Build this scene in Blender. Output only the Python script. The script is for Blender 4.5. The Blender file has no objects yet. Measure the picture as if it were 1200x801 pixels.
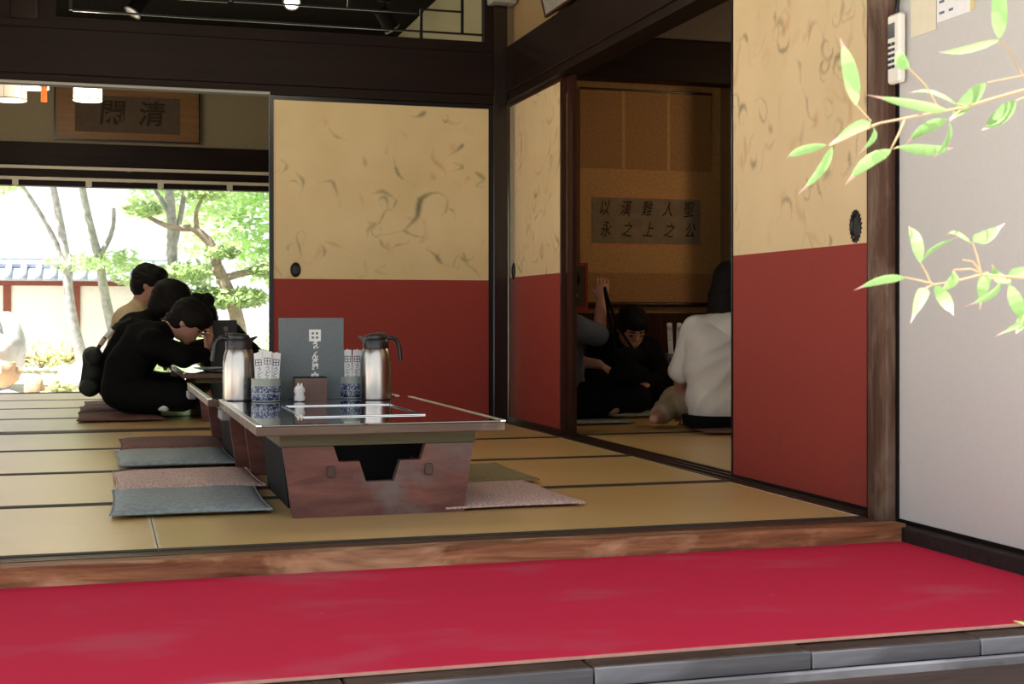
import bpy, math, random
import numpy as np
from mathutils import Vector, Matrix, noise
random.seed(11)
R = math.radians
PI = math.pi
scene = bpy.context.scene
C = scene.collection

# ------------------------------------------------------------------ camera
CAM_H = 0.57
cd = bpy.data.cameras.new('camera')
cam = bpy.data.objects.new('camera', cd)
C.objects.link(cam)
cam.location = (0, 0, CAM_H)
cam.rotation_euler = (R(90), 0, R(-16.6))
cd.sensor_fit = 'HORIZONTAL'
cd.sensor_width = 22.3
cd.lens = 22.3 * 1612.0 / 1200.0
cd.shift_y = -28.5 / 1200.0
cd.clip_start = 0.05
cd.clip_end = 200
cd.dof.use_dof = True
cd.dof.focus_distance = 4.4
cd.dof.aperture_fstop = 9.0
scene.camera = cam

# ------------------------------------------------------------------ light
world = bpy.data.worlds.new('sky')
scene.world = world
world.use_nodes = True
bg = world.node_tree.nodes['Background']
bg.inputs[0].default_value = (0.93, 0.965, 1.0, 1)
bg.inputs[1].default_value = 1.0
sd = bpy.data.lights.new('sun', 'SUN')
sd.energy = 13.0
sd.angle = R(0.6)
sd.color = (1.0, 0.96, 0.88)
sun = bpy.data.objects.new('sun', sd)
C.objects.link(sun)
sun.rotation_euler = Vector((0.45, 0.12, -0.88)).to_track_quat('-Z', 'Y').to_euler()
scene.view_settings.view_transform = 'Standard'
scene.view_settings.look = 'None'
scene.view_settings.gamma = 1.0
scene.view_settings.use_curve_mapping = False
scene.view_settings.exposure = 0.6
try:
    scene.cycles.max_bounces = 10
    scene.cycles.diffuse_bounces = 6
    scene.cycles.glossy_bounces = 5
    scene.cycles.sample_clamp_indirect = 6.0
    scene.cycles.caustics_reflective = False
    scene.cycles.caustics_refractive = False
except Exception:
    pass

# ------------------------------------------------------------------ materials
MATS = {}
def nodes_of(name):
    m = bpy.data.materials.new(name)
    m.use_nodes = True
    nt = m.node_tree
    return m, nt, nt.nodes['Principled BSDF']
def N(nt, typ, **kw):
    n = nt.nodes.new(typ)
    for k, v in kw.items():
        if k in n.inputs: n.inputs[k].default_value = v
        else: setattr(n, k, v)
    return n
def ramp(nt, fac, stops):
    r = nt.nodes.new('ShaderNodeValToRGB')
    e = r.color_ramp.elements
    while len(e) > 1: e.remove(e[-1])
    e[0].position = stops[0][0]; e[0].color = (*stops[0][1], 1)
    for p, c in stops[1:]:
        x = e.new(p); x.color = (*c, 1)
    nt.links.new(fac, r.inputs[0])
    return r.outputs[0]
def coords(nt, scale=(1, 1, 1), rot=(0, 0, 0)):
    t = nt.nodes.new('ShaderNodeTexCoord')
    m = nt.nodes.new('ShaderNodeMapping')
    m.inputs['Scale'].default_value = scale
    m.inputs['Rotation'].default_value = rot
    nt.links.new(t.outputs['Object'], m.inputs[0])
    return m.outputs[0]
def noise_tex(nt, vec, scale=5, detail=4, rough=0.55, dist=0.0):
    n = N(nt, 'ShaderNodeTexNoise', Scale=scale, Detail=detail, Roughness=rough, Distortion=dist)
    nt.links.new(vec, n.inputs['Vector'])
    return n.outputs['Fac']
def bump(nt, b, h, strength=0.2, dist=0.002):
    x = N(nt, 'ShaderNodeBump', Strength=strength, Distance=dist)
    nt.links.new(h, x.inputs['Height'])
    nt.links.new(x.outputs[0], b.inputs['Normal'])
def mixc(nt, fac, a, b):
    m = nt.nodes.new('ShaderNodeMix'); m.data_type = 'RGBA'
    for i, v in ((0, fac), (6, a), (7, b)):
        if hasattr(v, 'is_linked'): nt.links.new(v, m.inputs[i])
        else: m.inputs[i].default_value = v if i == 0 else (*v, 1)
    return m.outputs[2]
def math_n(nt, op, a, b=None):
    m = nt.nodes.new('ShaderNodeMath'); m.operation = op
    for i, v in enumerate((a, b)):
        if v is None: continue
        if hasattr(v, 'is_linked'): nt.links.new(v, m.inputs[i])
        else: m.inputs[i].default_value = v
    return m.outputs[0]

def plain(name, col, rough=0.6, metal=0.0, var=0.12, scale=30, bumps=0.0, spec=0.5, coat=0.0):
    m, nt, b = nodes_of(name)
    v = coords(nt)
    f = noise_tex(nt, v, scale, 3)
    lo = tuple(c * (1 - var) for c in col); hi = tuple(min(1, c * (1 + var)) for c in col)
    nt.links.new(ramp(nt, f, [(0.3, lo), (0.7, hi)]), b.inputs['Base Color'])
    b.inputs['Roughness'].default_value = rough
    b.inputs['Metallic'].default_value = metal
    b.inputs['Specular IOR Level'].default_value = spec
    if coat: b.inputs['Coat Weight'].default_value = coat
    if bumps: bump(nt, b, noise_tex(nt, v, scale * 4, 3), bumps)
    MATS[name] = m
    return m
def wood(name, c1, c2, axis='x', rough=0.5, scale=9, stretch=14, bumps=0.25, c3=None, spec=0.22):
    m, nt, b = nodes_of(name)
    s = [stretch, stretch, stretch]; s['xyz'.index(axis)] = 1
    v = coords(nt, tuple(s))
    f = noise_tex(nt, v, scale / stretch * 3.5, 6, 0.65, 0.6)
    col = ramp(nt, f, [(0.3, c1), (0.55, tuple((a + b_) / 2 for a, b_ in zip(c1, c2))), (0.72, c2)])
    if c3:
        v2 = coords(nt, tuple(max(1, q / 5) for q in s))
        w = noise_tex(nt, v2, 3.2, 4, 0.6, 0.5)
        w = ramp(nt, w, [(0.48, (0, 0, 0)), (0.66, (1, 1, 1))])
        col = mixc(nt, w, col, c3)
    nt.links.new(col, b.inputs['Base Color'])
    b.inputs['Roughness'].default_value = rough
    b.inputs['Specular IOR Level'].default_value = spec
    bump(nt, b, f, bumps, 0.003)
    MATS[name] = m
    return m
def emit(name, col, strength, base=(0.9, 0.85, 0.75)):
    m, nt, b = nodes_of(name)
    b.inputs['Base Color'].default_value = (*base, 1)
    b.inputs['Emission Color'].default_value = (*col, 1)
    b.inputs['Emission Strength'].default_value = strength
    MATS[name] = m
    return m

def marbled_paper(name, base, base2, dark=(0.10, 0.105, 0.06)):
    """cream paper; the floated-ink print comes from the sheet's own 'ink' attribute"""
    m, nt, b = nodes_of(name)
    v = coords(nt)
    c = ramp(nt, noise_tex(nt, v, 2.5, 3), [(0.35, base), (0.7, base2)])
    at = N(nt, 'ShaderNodeAttribute'); at.attribute_name = 'ink'
    sep = nt.nodes.new('ShaderNodeSeparateColor'); nt.links.new(at.outputs['Color'], sep.inputs[0])
    c = mixc(nt, sep.outputs[1], c, (0.48, 0.20, 0.07))
    c = mixc(nt, sep.outputs[0], c, dark)
    nt.links.new(c, b.inputs['Base Color'])
    b.inputs['Roughness'].default_value = 0.62
    b.inputs['Specular IOR Level'].default_value = 0.25
    MATS[name] = m
    return m

def tatami_mat(name):
    m, nt, b = nodes_of(name)
    v = coords(nt, (3, 260, 1))
    rib = noise_tex(nt, v, 1.0, 2)
    big = noise_tex(nt, coords(nt), 1.4, 4)
    c = ramp(nt, big, [(0.3, (0.62, 0.40, 0.145)), (0.7, (0.72, 0.49, 0.20))])
    c = mixc(nt, math_n(nt, 'MULTIPLY', rib, 0.35), c, (0.25, 0.19, 0.09))
    nt.links.new(c, b.inputs['Base Color'])
    b.inputs['Roughness'].default_value = 0.33
    b.inputs['Specular IOR Level'].default_value = 0.8
    bump(nt, b, rib, 0.12, 0.001)
    MATS[name] = m

def carpet_mat(name):
    m, nt, b = nodes_of(name)
    v = coords(nt)
    fine = noise_tex(nt, v, 700, 2)
    pat = noise_tex(nt, coords(nt, (1, 1.5, 1)), 2.3, 3, 0.5, 0.2)
    worn = ramp(nt, pat, [(0.54, (0, 0, 0)), (0.76, (1, 1, 1))])
    c = ramp(nt, fine, [(0.3, (0.52, 0.014, 0.050)), (0.7, (0.64, 0.024, 0.072))])
    c = mixc(nt, math_n(nt, 'MULTIPLY', worn, 0.5), c, (0.42, 0.15, 0.19))
    lint = ramp(nt, noise_tex(nt, v, 95, 1), [(0.80, (0, 0, 0)), (0.83, (1, 1, 1))])
    c = mixc(nt, math_n(nt, 'MULTIPLY', lint, 0.5), c, (0.7, 0.45, 0.45))
    nt.links.new(c, b.inputs['Base Color'])
    b.inputs['Roughness'].default_value = 0.95
    b.inputs['Specular IOR Level'].default_value = 0.15
    bump(nt, b, fine, 0.4, 0.002)
    MATS[name] = m

def ceramic_band(name):
    m, nt, b = nodes_of(name)
    v = coords(nt)
    w = N(nt, 'ShaderNodeTexVoronoi', Scale=62.0); w.feature = 'DISTANCE_TO_EDGE'
    nt.links.new(v, w.inputs['Vector'])
    f = noise_tex(nt, v, 42, 2, 0.5, 2.5)
    d = math_n(nt, 'ABSOLUTE', math_n(nt, 'SUBTRACT', f, 0.5))
    c = ramp(nt, d, [(0.0, (0.62, 0.68, 0.68)), (0.022, (0.5, 0.57, 0.62)), (0.05, (0.012, 0.03, 0.13))])
    nt.links.new(c, b.inputs['Base Color'])
    b.inputs['Roughness'].default_value = 0.18
    MATS[name] = m

def speckled(name, c1, c2, scale=140, rough=0.85):
    m, nt, b = nodes_of(name)
    v = coords(nt)
    f = noise_tex(nt, v, scale, 3, 0.6)
    nt.links.new(ramp(nt, f, [(0.42, c1), (0.58, c2)]), b.inputs['Base Color'])
    b.inputs['Roughness'].default_value = rough
    b.inputs['Specular IOR Level'].default_value = 0.35
    bump(nt, b, f, 0.3, 0.002)
    MATS[name] = m

def leafy(name, col, trans=0.5, rough=0.5):
    m, nt, b = nodes_of(name)
    f = noise_tex(nt, coords(nt), 3.0, 3)
    lo = tuple(c * 0.75 for c in col); hi = tuple(min(1, c * 1.25) for c in col)
    c = ramp(nt, f, [(0.35, lo), (0.65, hi)])
    nt.links.new(c, b.inputs['Base Color'])
    b.inputs['Roughness'].default_value = rough
    t = nt.nodes.new('ShaderNodeBsdfTranslucent')
    nt.links.new(c, t.inputs['Color'])
    mx = nt.nodes.new('ShaderNodeMixShader'); mx.inputs[0].default_value = trans
    out = nt.nodes['Material Output']
    nt.links.new(b.outputs[0], mx.inputs[1]); nt.links.new(t.outputs[0], mx.inputs[2])
    nt.links.new(mx.outputs[0], out.inputs[0])
    MATS[name] = m

DK1, DK2 = (0.006, 0.0026, 0.002), (0.017, 0.007, 0.005)
wood('dark_x', DK1, DK2, 'x', 0.55, spec=0.14)
wood('dark_y', DK1, DK2, 'y', 0.55, spec=0.14)
wood('dark_z', (0.008, 0.006, 0.005), (0.022, 0.014, 0.011), 'z', 0.2, spec=0.5)
wood('post_wood', (0.045, 0.022, 0.015), (0.14, 0.068, 0.042), 'z', 0.6, c3=(0.19, 0.125, 0.09))
wood('sill_wood', (0.085, 0.026, 0.012), (0.46, 0.215, 0.10), 'x', 0.5, scale=12, c3=(0.60, 0.38, 0.21))
wood('rail_x', (0.05, 0.025, 0.016), (0.12, 0.06, 0.038), 'x', 0.4)
wood('rail_y', (0.022, 0.011, 0.008), (0.06, 0.03, 0.02), 'y', 0.35)
wood('grey_plank', (0.024, 0.024, 0.029), (0.060, 0.060, 0.070), 'x', 0.7, c3=(0.085, 0.086, 0.102), spec=0.12)
wood('plank_top', (0.03, 0.02, 0.016), (0.075, 0.05, 0.04), 'y', 0.5)
wood('fascia', (0.013, 0.0085, 0.009), (0.042, 0.028, 0.028), 'x', 0.65, bumps=0.6, spec=0.15)
wood('table_leg', (0.085, 0.032, 0.028), (0.21, 0.085, 0.065), 'x', 0.42, scale=6, stretch=5, c3=(0.16, 0.125, 0.115))
wood('tenon', (0.05, 0.03, 0.025), (0.10, 0.07, 0.055), 'z', 0.5)  # darker than the legs: shadow around the tenons put into their colour
wood('table_apron', (0.07, 0.06, 0.025), (0.12, 0.10, 0.05), 'x', 0.45)
wood('table_rim', (0.09, 0.055, 0.04), (0.19, 0.13, 0.095), 'x', 0.35, c3=(0.27, 0.19, 0.13))
wood('stile', (0.022, 0.008, 0.005), (0.06, 0.02, 0.012), 'z', 0.3)
wood('frame_wood', (0.13, 0.065, 0.022), (0.22, 0.11, 0.04), 'x', 0.4)
plain('black_lacquer', (0.006, 0.005, 0.005), 0.3, var=0.3, spec=0.3)
plain('table_glass', (0.006, 0.005, 0.006), 0.03, var=0.2, coat=1.0, spec=0.8)
plain('black_matte', (0.008, 0.008, 0.009), 0.7, spec=0.15)
plain('black_plastic', (0.018, 0.016, 0.018), 0.3, var=0.1)
plain('iron', (0.02, 0.02, 0.021), 0.38, 0.6, bumps=0.3)
plain('steel', (0.50, 0.47, 0.43), 0.26, 1.0, var=0.04, scale=8)
plain('bright_edge', (0.8, 0.8, 0.8), 0.32, 1.0, var=0.02)
plain('chrome', (0.85, 0.85, 0.85), 0.08, 1.0, var=0.02)
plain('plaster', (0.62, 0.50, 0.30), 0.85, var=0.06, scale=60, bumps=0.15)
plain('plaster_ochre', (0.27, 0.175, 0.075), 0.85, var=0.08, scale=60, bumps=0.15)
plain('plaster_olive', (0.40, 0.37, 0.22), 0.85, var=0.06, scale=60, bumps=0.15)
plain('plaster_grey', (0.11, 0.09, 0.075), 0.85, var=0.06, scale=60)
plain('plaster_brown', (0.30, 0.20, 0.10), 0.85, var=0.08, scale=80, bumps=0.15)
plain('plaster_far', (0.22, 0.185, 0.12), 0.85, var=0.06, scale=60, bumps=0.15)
plain('white_panel', (0.565, 0.555, 0.54), 0.7, var=0.025, scale=140, bumps=0.05)
plain('ceiling_board', (0.006, 0.005, 0.004), 0.85, spec=0.05)
plain('pale_paper', (0.74, 0.68, 0.52), 0.7, var=0.03)
plain('white_paper', (0.82, 0.82, 0.82), 0.7, var=0.03)
plain('yellow_paper', (0.75, 0.6, 0.25), 0.7, var=0.03)
plain('ink', (0.015, 0.017, 0.03), 0.6)
plain('ink_faint', (0.032, 0.022, 0.013), 0.8, spec=0.1)
plain('ink_blue', (0.12, 0.14, 0.25), 0.6)
plain('white_ink', (0.86, 0.86, 0.84), 0.6, var=0.02)
plain('menu_cloth', (0.15, 0.175, 0.185), 0.62, var=0.15, scale=200, bumps=0.25)
plain('menu_dark', (0.012, 0.014, 0.013), 0.5)
plain('holder_brown', (0.16, 0.085, 0.065), 0.45, var=0.08)
plain('celadon', (0.40, 0.45, 0.39), 0.2, var=0.04)
plain('rail_white', (0.62, 0.60, 0.50), 0.5, var=0.03)
plain('rail_grey', (0.30, 0.28, 0.24), 0.5, var=0.05)
plain('remote_white', (0.78, 0.75, 0.68), 0.4, var=0.02)
plain('remote_dark', (0.02, 0.03, 0.05), 0.25)
plain('orange_tag', (0.6, 0.16, 0.03), 0.5)
plain('red_lacquer', (0.28, 0.035, 0.012), 0.35)
plain('glass_grey', (0.25, 0.24, 0.21), 0.12, spec=0.8)
plain('gravel', (0.52, 0.49, 0.44), 0.95, var=0.2, scale=40, bumps=0.5)
plain('rock', (0.52, 0.51, 0.50), 0.9, var=0.3, scale=4, bumps=0.6)
plain('rock_warm', (0.48, 0.32, 0.2), 0.9, var=0.3, scale=4, bumps=0.6)
plain('white_wall', (0.82, 0.80, 0.76), 0.9, var=0.04)
plain('red_post', (0.22, 0.06, 0.035), 0.7)
plain('roof_tile', (0.36, 0.40, 0.50), 0.45, var=0.2, scale=10)
plain('bark', (0.40, 0.39, 0.37), 0.9, var=0.3, scale=20, bumps=0.6)
plain('bark_brown', (0.30, 0.24, 0.18), 0.9, var=0.3, scale=20, bumps=0.6)
plain('carpet_edge', (0.55, 0.28, 0.22), 0.9)
plain('stain_grey', (0.25, 0.24, 0.25), 0.5)
tatami_mat('tatami')
plain('mat_end', (0.62, 0.55, 0.38), 0.6)
plain('heri', (0.018, 0.017, 0.012), 0.7)
carpet_mat('carpet')
marbled_paper('marbled_back', (0.60, 0.47, 0.25), (0.68, 0.54, 0.31))
marbled_paper('marbled_side', (0.64, 0.49, 0.28), (0.71, 0.55, 0.33), (0.10, 0.075, 0.045))
speckled('red_paper', (0.235, 0.028, 0.020), (0.295, 0.040, 0.029), 260, 0.75)
plain('red_patch', (0.235, 0.026, 0.020), 0.7, var=0.05)
ceramic_band('blue_band')
speckled('zabuton_blue', (0.20, 0.245, 0.26), (0.27, 0.32, 0.33), 60, 0.6)
speckled('zabuton_pink', (0.38, 0.25, 0.22), (0.64, 0.49, 0.45), 150, 0.8)
speckled('zabuton_red', (0.13, 0.055, 0.045), (0.19, 0.09, 0.075), 60, 0.8)
speckled('zabuton_olive', (0.20, 0.165, 0.085), (0.25, 0.205, 0.11), 90, 0.8)
speckled('brocade', (0.42, 0.235, 0.085), (0.50, 0.285, 0.105), 60, 0.7)
speckled('brocade_dark', (0.30, 0.155, 0.055), (0.36, 0.19, 0.07), 60, 0.7)
speckled('old_paper', (0.20, 0.15, 0.095), (0.24, 0.18, 0.115), 12, 0.8)
plain('old_paper_dark', (0.06, 0.04, 0.023), 0.8)
plain('orange_silk', (0.50, 0.22, 0.07), 0.6)
leafy('leaf_pale', (0.60, 0.74, 0.42))
leafy('leaf_green', (0.54, 0.72, 0.36))
leafy('leaf_pine', (0.44, 0.57, 0.28))
leafy('leaf_yellow', (0.62, 0.64, 0.36))
leafy('bamboo_leaf', (0.30, 0.52, 0.19), 0.45)
plain('leaf_tip', (0.50, 0.33, 0.28), 0.7, var=0.05)
plain('bamboo_twig', (0.36, 0.24, 0.13), 0.6)
plain('skin', (0.48, 0.25, 0.17), 0.5, var=0.06, scale=20)
plain('hair', (0.008, 0.0065, 0.006), 0.7, var=0.3, scale=80, bumps=0.5, spec=0.15)
plain('eye', (0.015, 0.01, 0.008), 0.2)
plain('lips', (0.32, 0.10, 0.08), 0.5)
plain('cloth_black', (0.005, 0.005, 0.0055), 0.9, var=0.2, spec=0.1)
plain('cloth_beige', (0.46, 0.36, 0.22), 0.85, var=0.06, scale=12)
plain('cloth_white', (0.66, 0.63, 0.58), 0.85, var=0.04, scale=12)
plain('cloth_blue', (0.075, 0.095, 0.125), 0.85, var=0.15, scale=12)
plain('cloth_khaki', (0.28, 0.235, 0.15), 0.85, var=0.08)
plain('sock', (0.75, 0.78, 0.80), 0.8)
plain('sock_blue', (0.25, 0.62, 0.72), 0.8)
plain('bag_cloth', (0.02, 0.026, 0.022), 0.8)
plain('tan_strap', (0.55, 0.42, 0.28), 0.7)
emit('lamp_paper', (1.0, 0.86, 0.62), 3.0)
emit('lamp_dim', (1.0, 0.80, 0.55), 0.45)
emit('lamp_bulb', (1.0, 0.88, 0.66), 14.0)

# ------------------------------------------------------------------ mesh helpers
class MB:
    def __init__(self):
        self.v = []; self.f = []; self.mi = []; self.cur = 0
    def add(self, vs, fs):
        o = len(self.v)
        self.v += [tuple(p) for p in vs]
        for f in fs:
            self.f.append(tuple(i + o for i in f)); self.mi.append(self.cur)
        return self
    def box(self, x0, x1, y0, y1, z0, z1, bev=0.0):
        if bev:
            b = min(bev, (x1 - x0) * .45, (y1 - y0) * .45, (z1 - z0) * .45)
            vs = []; 
            for z, i in ((z0, b), (z0 + b, 0), (z1 - b, 0), (z1, b)):
                a = i; q = b if i == 0 else b
                # octagonal ring, corner cut b on the upright edges
                X0, X1, Y0, Y1 = x0 + a, x1 - a, y0 + a, y1 - a
                vs += [(X0 + b, Y0, z), (X1 - b, Y0, z), (X1, Y0 + b, z), (X1, Y1 - b, z),
                       (X1 - b, Y1, z), (X0 + b, Y1, z), (X0, Y1 - b, z), (X0, Y0 + b, z)] if i == 0 else \
                      [(X0, Y0, z), (X1, Y0, z), (X1, Y0, z), (X1, Y1, z), (X1, Y1, z), (X0, Y1, z), (X0, Y1, z), (X0, Y0, z)]
            fs = [tuple(reversed(range(8)))]
            for k in range(3):
                for j in range(8):
                    fs.append((k * 8 + j, k * 8 + (j + 1) % 8, (k + 1) * 8 + (j + 1) % 8, (k + 1) * 8 + j))
            fs.append(tuple(range(24, 32)))
            return self.add(vs, fs)
        vs = [(x, y, z) for z in (z0, z1) for y in (y0, y1) for x in (x0, x1)]
        return self.add(vs, [(0, 2, 3, 1), (4, 5, 7, 6), (0, 1, 5, 4), (2, 6, 7, 3), (0, 4, 6, 2), (1, 3, 7, 5)])
    def prism(self, poly, axis, a, b):
        """polygon in the plane across axis, extruded from a to b"""
        def P(u, w, t):
            return {'x': (t, u, w), 'y': (u, t, w), 'z': (u, w, t)}[axis]
        n = len(poly)
        vs = [P(u, w, a) for u, w in poly] + [P(u, w, b) for u, w in poly]
        fs = [tuple(range(n)), tuple(reversed(range(n, 2 * n)))]
        fs += [(i, i + n, (i + 1) % n + n, (i + 1) % n) for i in range(n)]
        return self.add(vs, fs)
    def lathe(self, prof, seg=24, c=(0, 0, 0), caps=True):
        vs = []; fs = []
        for r, z in prof:
            for j in range(seg):
                a = 2 * PI * j / seg
                vs.append((c[0] + r * math.cos(a), c[1] + r * math.sin(a), c[2] + z))
        for k in range(len(prof) - 1):
            for j in range(seg):
                fs.append((k * seg + j, k * seg + (j + 1) % seg, (k + 1) * seg + (j + 1) % seg, (k + 1) * seg + j))
        if caps:
            fs.append(tuple(reversed(range(seg))))
            fs.append(tuple(range((len(prof) - 1) * seg, len(prof) * seg)))
        return self.add(vs, fs)
    def tube(self, pts, rad, seg=8):
        pts = [Vector(p) for p in pts]
        if not hasattr(rad, '__len__'): rad = [rad] * len(pts)
        vs = []; fs = []
        up = Vector((0.13, 0.21, 0.97))
        for i, p in enumerate(pts):
            t = (pts[min(i + 1, len(pts) - 1)] - pts[max(i - 1, 0)]).normalized()
            u = t.cross(up)
            if u.length < 1e-3: u = t.cross(Vector((1, 0, 0)))
            u.normalize(); w = u.cross(t)
            for j in range(seg):
                a = 2 * PI * j / seg
                vs.append(p + (u * math.cos(a) + w * math.sin(a)) * rad[i])
        n = len(pts)
        for k in range(n - 1):
            for j in range(seg):
                fs.append((k * seg + j, k * seg + (j + 1) % seg, (k + 1) * seg + (j + 1) % seg, (k + 1) * seg + j))
        fs.append(tuple(reversed(range(seg)))); fs.append(tuple(range((n - 1) * seg, n * seg)))
        return self.add(vs, fs)
    def ball(self, c, r, rot=None, seg=14, rings=9):
        r = r if hasattr(r, '__len__') else (r, r, r)
        vs = [Vector((0, 0, -r[2]))]; fs = []
        for k in range(1, rings):
            ph = -PI / 2 + PI * k / rings
            for j in range(seg):
                a = 2 * PI * j / seg
                vs.append(Vector((r[0] * math.cos(ph) * math.cos(a), r[1] * math.cos(ph) * math.sin(a), r[2] * math.sin(ph))))
        vs.append(Vector((0, 0, r[2])))
        for j in range(seg): fs.append((0, 1 + (j + 1) % seg, 1 + j))
        for k in range(rings - 2):
            for j in range(seg):
                a = 1 + k * seg
                fs.append((a + j, a + (j + 1) % seg, a + seg + (j + 1) % seg, a + seg + j))
        a = 1 + (rings - 2) * seg
        for j in range(seg): fs.append((a + j, a + (j + 1) % seg, len(vs) - 1))
        M = rot if rot is not None else Matrix.Identity(3)
        return self.add([M @ p + Vector(c) for p in vs], fs)
    def capsule(self, p0, r0, p1, r1):
        p0, p1 = Vector(p0), Vector(p1)
        self.ball(p0, r0); self.ball(p1, r1)
        if (p1 - p0).length > 1e-4: self.tube([p0, p1], [r0, r1], 14)
        return self
    def mesh(self, name, mats, smooth=False):
        me = bpy.data.meshes.new(name)
        me.from_pydata(self.v, [], self.f)
        for m in (mats if isinstance(mats, (list, tuple)) else [mats]):
            me.materials.append(MATS[m])
        if len(set(self.mi)) > 1: me.polygons.foreach_set('material_index', self.mi)
        if smooth: me.polygons.foreach_set('use_smooth', [True] * len(self.f))
        me.update()
        return me
    def build(self, name, mats, parent=None, loc=(0, 0, 0), smooth=False):
        o = bpy.data.objects.new(name, self.mesh(name, mats, smooth))
        C.objects.link(o)
        o.location = loc
        if parent: o.parent = parent
        if smooth:
            try: o.data.set_sharp_from_angle(angle=R(42))
            except Exception: pass
        return o
def box(*a, **k): return MB().box(*a, **k)
def empty(name, loc=(0, 0, 0), rz=0):
    o = bpy.data.objects.new(name, None)
    C.objects.link(o)
    o.empty_display_size = 0.1
    o.location = loc; o.rotation_euler = (0, 0, rz)
    return o
def tag(o, label, cat=None, group=None, kind=None):
    o['label'] = label
    if cat: o['category'] = cat
    if group: o['group'] = group
    if kind: o['kind'] = kind
    return o
def struct(name, mb, mats, label=None, smooth=False, loc=(0, 0, 0)):
    o = mb.build(name, mats, None, loc, smooth)
    o['kind'] = 'structure'
    if label: o['label'] = label
    return o
def struct_root(name, label, loc=(0, 0, 0), rz=0):
    o = empty(name, loc, rz); o['kind'] = 'structure'; o['label'] = label
    return o
def copy_tree(o, parent=None):
    c = o.copy(); C.objects.link(c)
    if parent is not None: c.parent = parent
    for ch in o.children: copy_tree(ch, c)
    return c
def text_obj(name, body, size, mat, parent, loc, rot, shear=0.0, sx=1.0, thick=0.0006, bold=0.0):
    """lettering as flat raised print, centred on loc"""
    cu = bpy.data.curves.new(name, 'FONT')
    cu.body = body; cu.size = size; cu.align_x = 'CENTER'; cu.align_y = 'CENTER'
    cu.extrude = thick; cu.offset = bold; cu.shear = shear; cu.resolution_u = 3
    t = bpy.data.objects.new(name, cu); C.objects.link(t)
    dg = bpy.context.evaluated_depsgraph_get()
    me = bpy.data.meshes.new_from_object(t.evaluated_get(dg))
    bpy.data.objects.remove(t)
    bpy.data.curves.remove(cu)
    me.materials.clear(); me.materials.append(MATS[mat])
    o = bpy.data.objects.new(name, me); C.objects.link(o)
    o.location = loc; o.rotation_euler = rot; o.scale = (sx, 1, 1)
    o.parent = parent
    return o

# ================================================================== STRUCTURE
XL, XR = -1.82, 2.09          # tatami of the front and back room
Y0, YB, YB2, YF = 3.47, 7.15, 7.27, 10.95
HEAD = 1.725                  # underside of the door heads
CEIL = 2.70
GZ = -0.55                    # garden ground

# ground, yard and garden
g = MB()
nx, ny = 40, 60
gv = []
for j in range(ny + 1):
    for i in range(nx + 1):
        x = -25 + 50 * i / nx; y = -12 + 52 * j / ny
        t = max(0, min(1, (y - 12.3) / 3.0))
        z = GZ + t * 0.62 + (0.05 * noise.noise((x * .5, y * .5, 0)) if y > 12.5 else 0)
        gv.append((x, y, z))
g.add(gv, [(j * (nx + 1) + i, j * (nx + 1) + i + 1, (j + 1) * (nx + 1) + i + 1, (j + 1) * (nx + 1) + i) for j in range(ny) for i in range(nx)])
struct('ground', g, 'gravel', 'pale gravel ground of the yard and garden', smooth=True)

# roof slab with deep eaves
r = MB()
r.prism([(1.95, 2.66), (6.6, 4.3), (12.1, 2.62), (12.1, 2.72), (6.6, 4.45), (1.95, 2.78)], 'x', -3.5, 6.2)
struct('roof', r, 'dark_x', 'dark timber roof with deep eaves over the rooms')
struct('ceiling', box(XL - .1, 5.3, Y0 - .1, YF + .1, CEIL, CEIL + .05), 'ceiling_board', 'dark board ceiling')

# tatami floors
def tatami_floor(name, label, spec):
    """spec: list of rows (y0, y1, [x joints])"""
    x0 = min(rw[2][0] for rw in spec); x1 = max(rw[2][-1] for rw in spec)
    y0 = min(rw[0] for rw in spec); y1 = max(rw[1] for rw in spec)
    f = struct(name, box(x0, x1, y0, y1, -0.16, -0.045), 'plank_top', label)
    for (a, b, xs) in spec:
        for u, w in zip(xs[:-1], xs[1:]):
            cx, cy = (u + w) / 2, (a + b) / 2
            hx, hy = (w - u) / 2 - .0012, (b - a) / 2 - .0008
            m = box(-hx, hx, -hy + .001, hy - .001, -0.045, 0.0, bev=.003).build('tatami_mat', 'tatami', f, (cx, cy, 0))
            for s in (-1, 1):
                e0, e1 = (hy - .030, hy) if s > 0 else (-hy, -hy + .030)
                box(-hx, hx, e0, e1, -0.04, 0.0015, bev=.0012).build('border_cloth', 'heri', m)
            for s in (-1, 1):
                e0, e1 = (hx - .007, hx) if s > 0 else (-hx, -hx + .007)
                box(e0, e1, -hy + .031, hy - .031, -0.04, 0.0006).build('end_fold', 'mat_end', m)
    return f
rows = []
for k in range(4):
    a = Y0 + (YB - Y0) * k / 4; b = Y0 + (YB - Y0) * (k + 1) / 4
    rows.append((a, b, [XL, 0.133, XR] if k in (0, 3) else [XL, -0.845, 1.11, XR]))
tatami_floor('floor_front', 'worn tan tatami floor of the front room', rows)
rows = []
for k in range(4):
    a = YB2 + (YF - YB2) * k / 4; b = YB2 + (YF - YB2) * (k + 1) / 4
    rows.append((a, b, [XL, 0.133, XR] if k in (1, 2) else [XL, -0.845, 1.11, XR]))
tatami_floor('floor_back', 'tatami floor of the back room beside the garden', rows)
rows = [(3.53, 4.45, [2.235, 3.6, 5.2]), (4.45, 6.32, [2.235, 3.30, 4.25, 5.2]), (6.32, 7.53, [2.235, 3.6, 5.2])]
tatami_floor('floor_side', 'tatami floor of the dim side room', rows)

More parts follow.
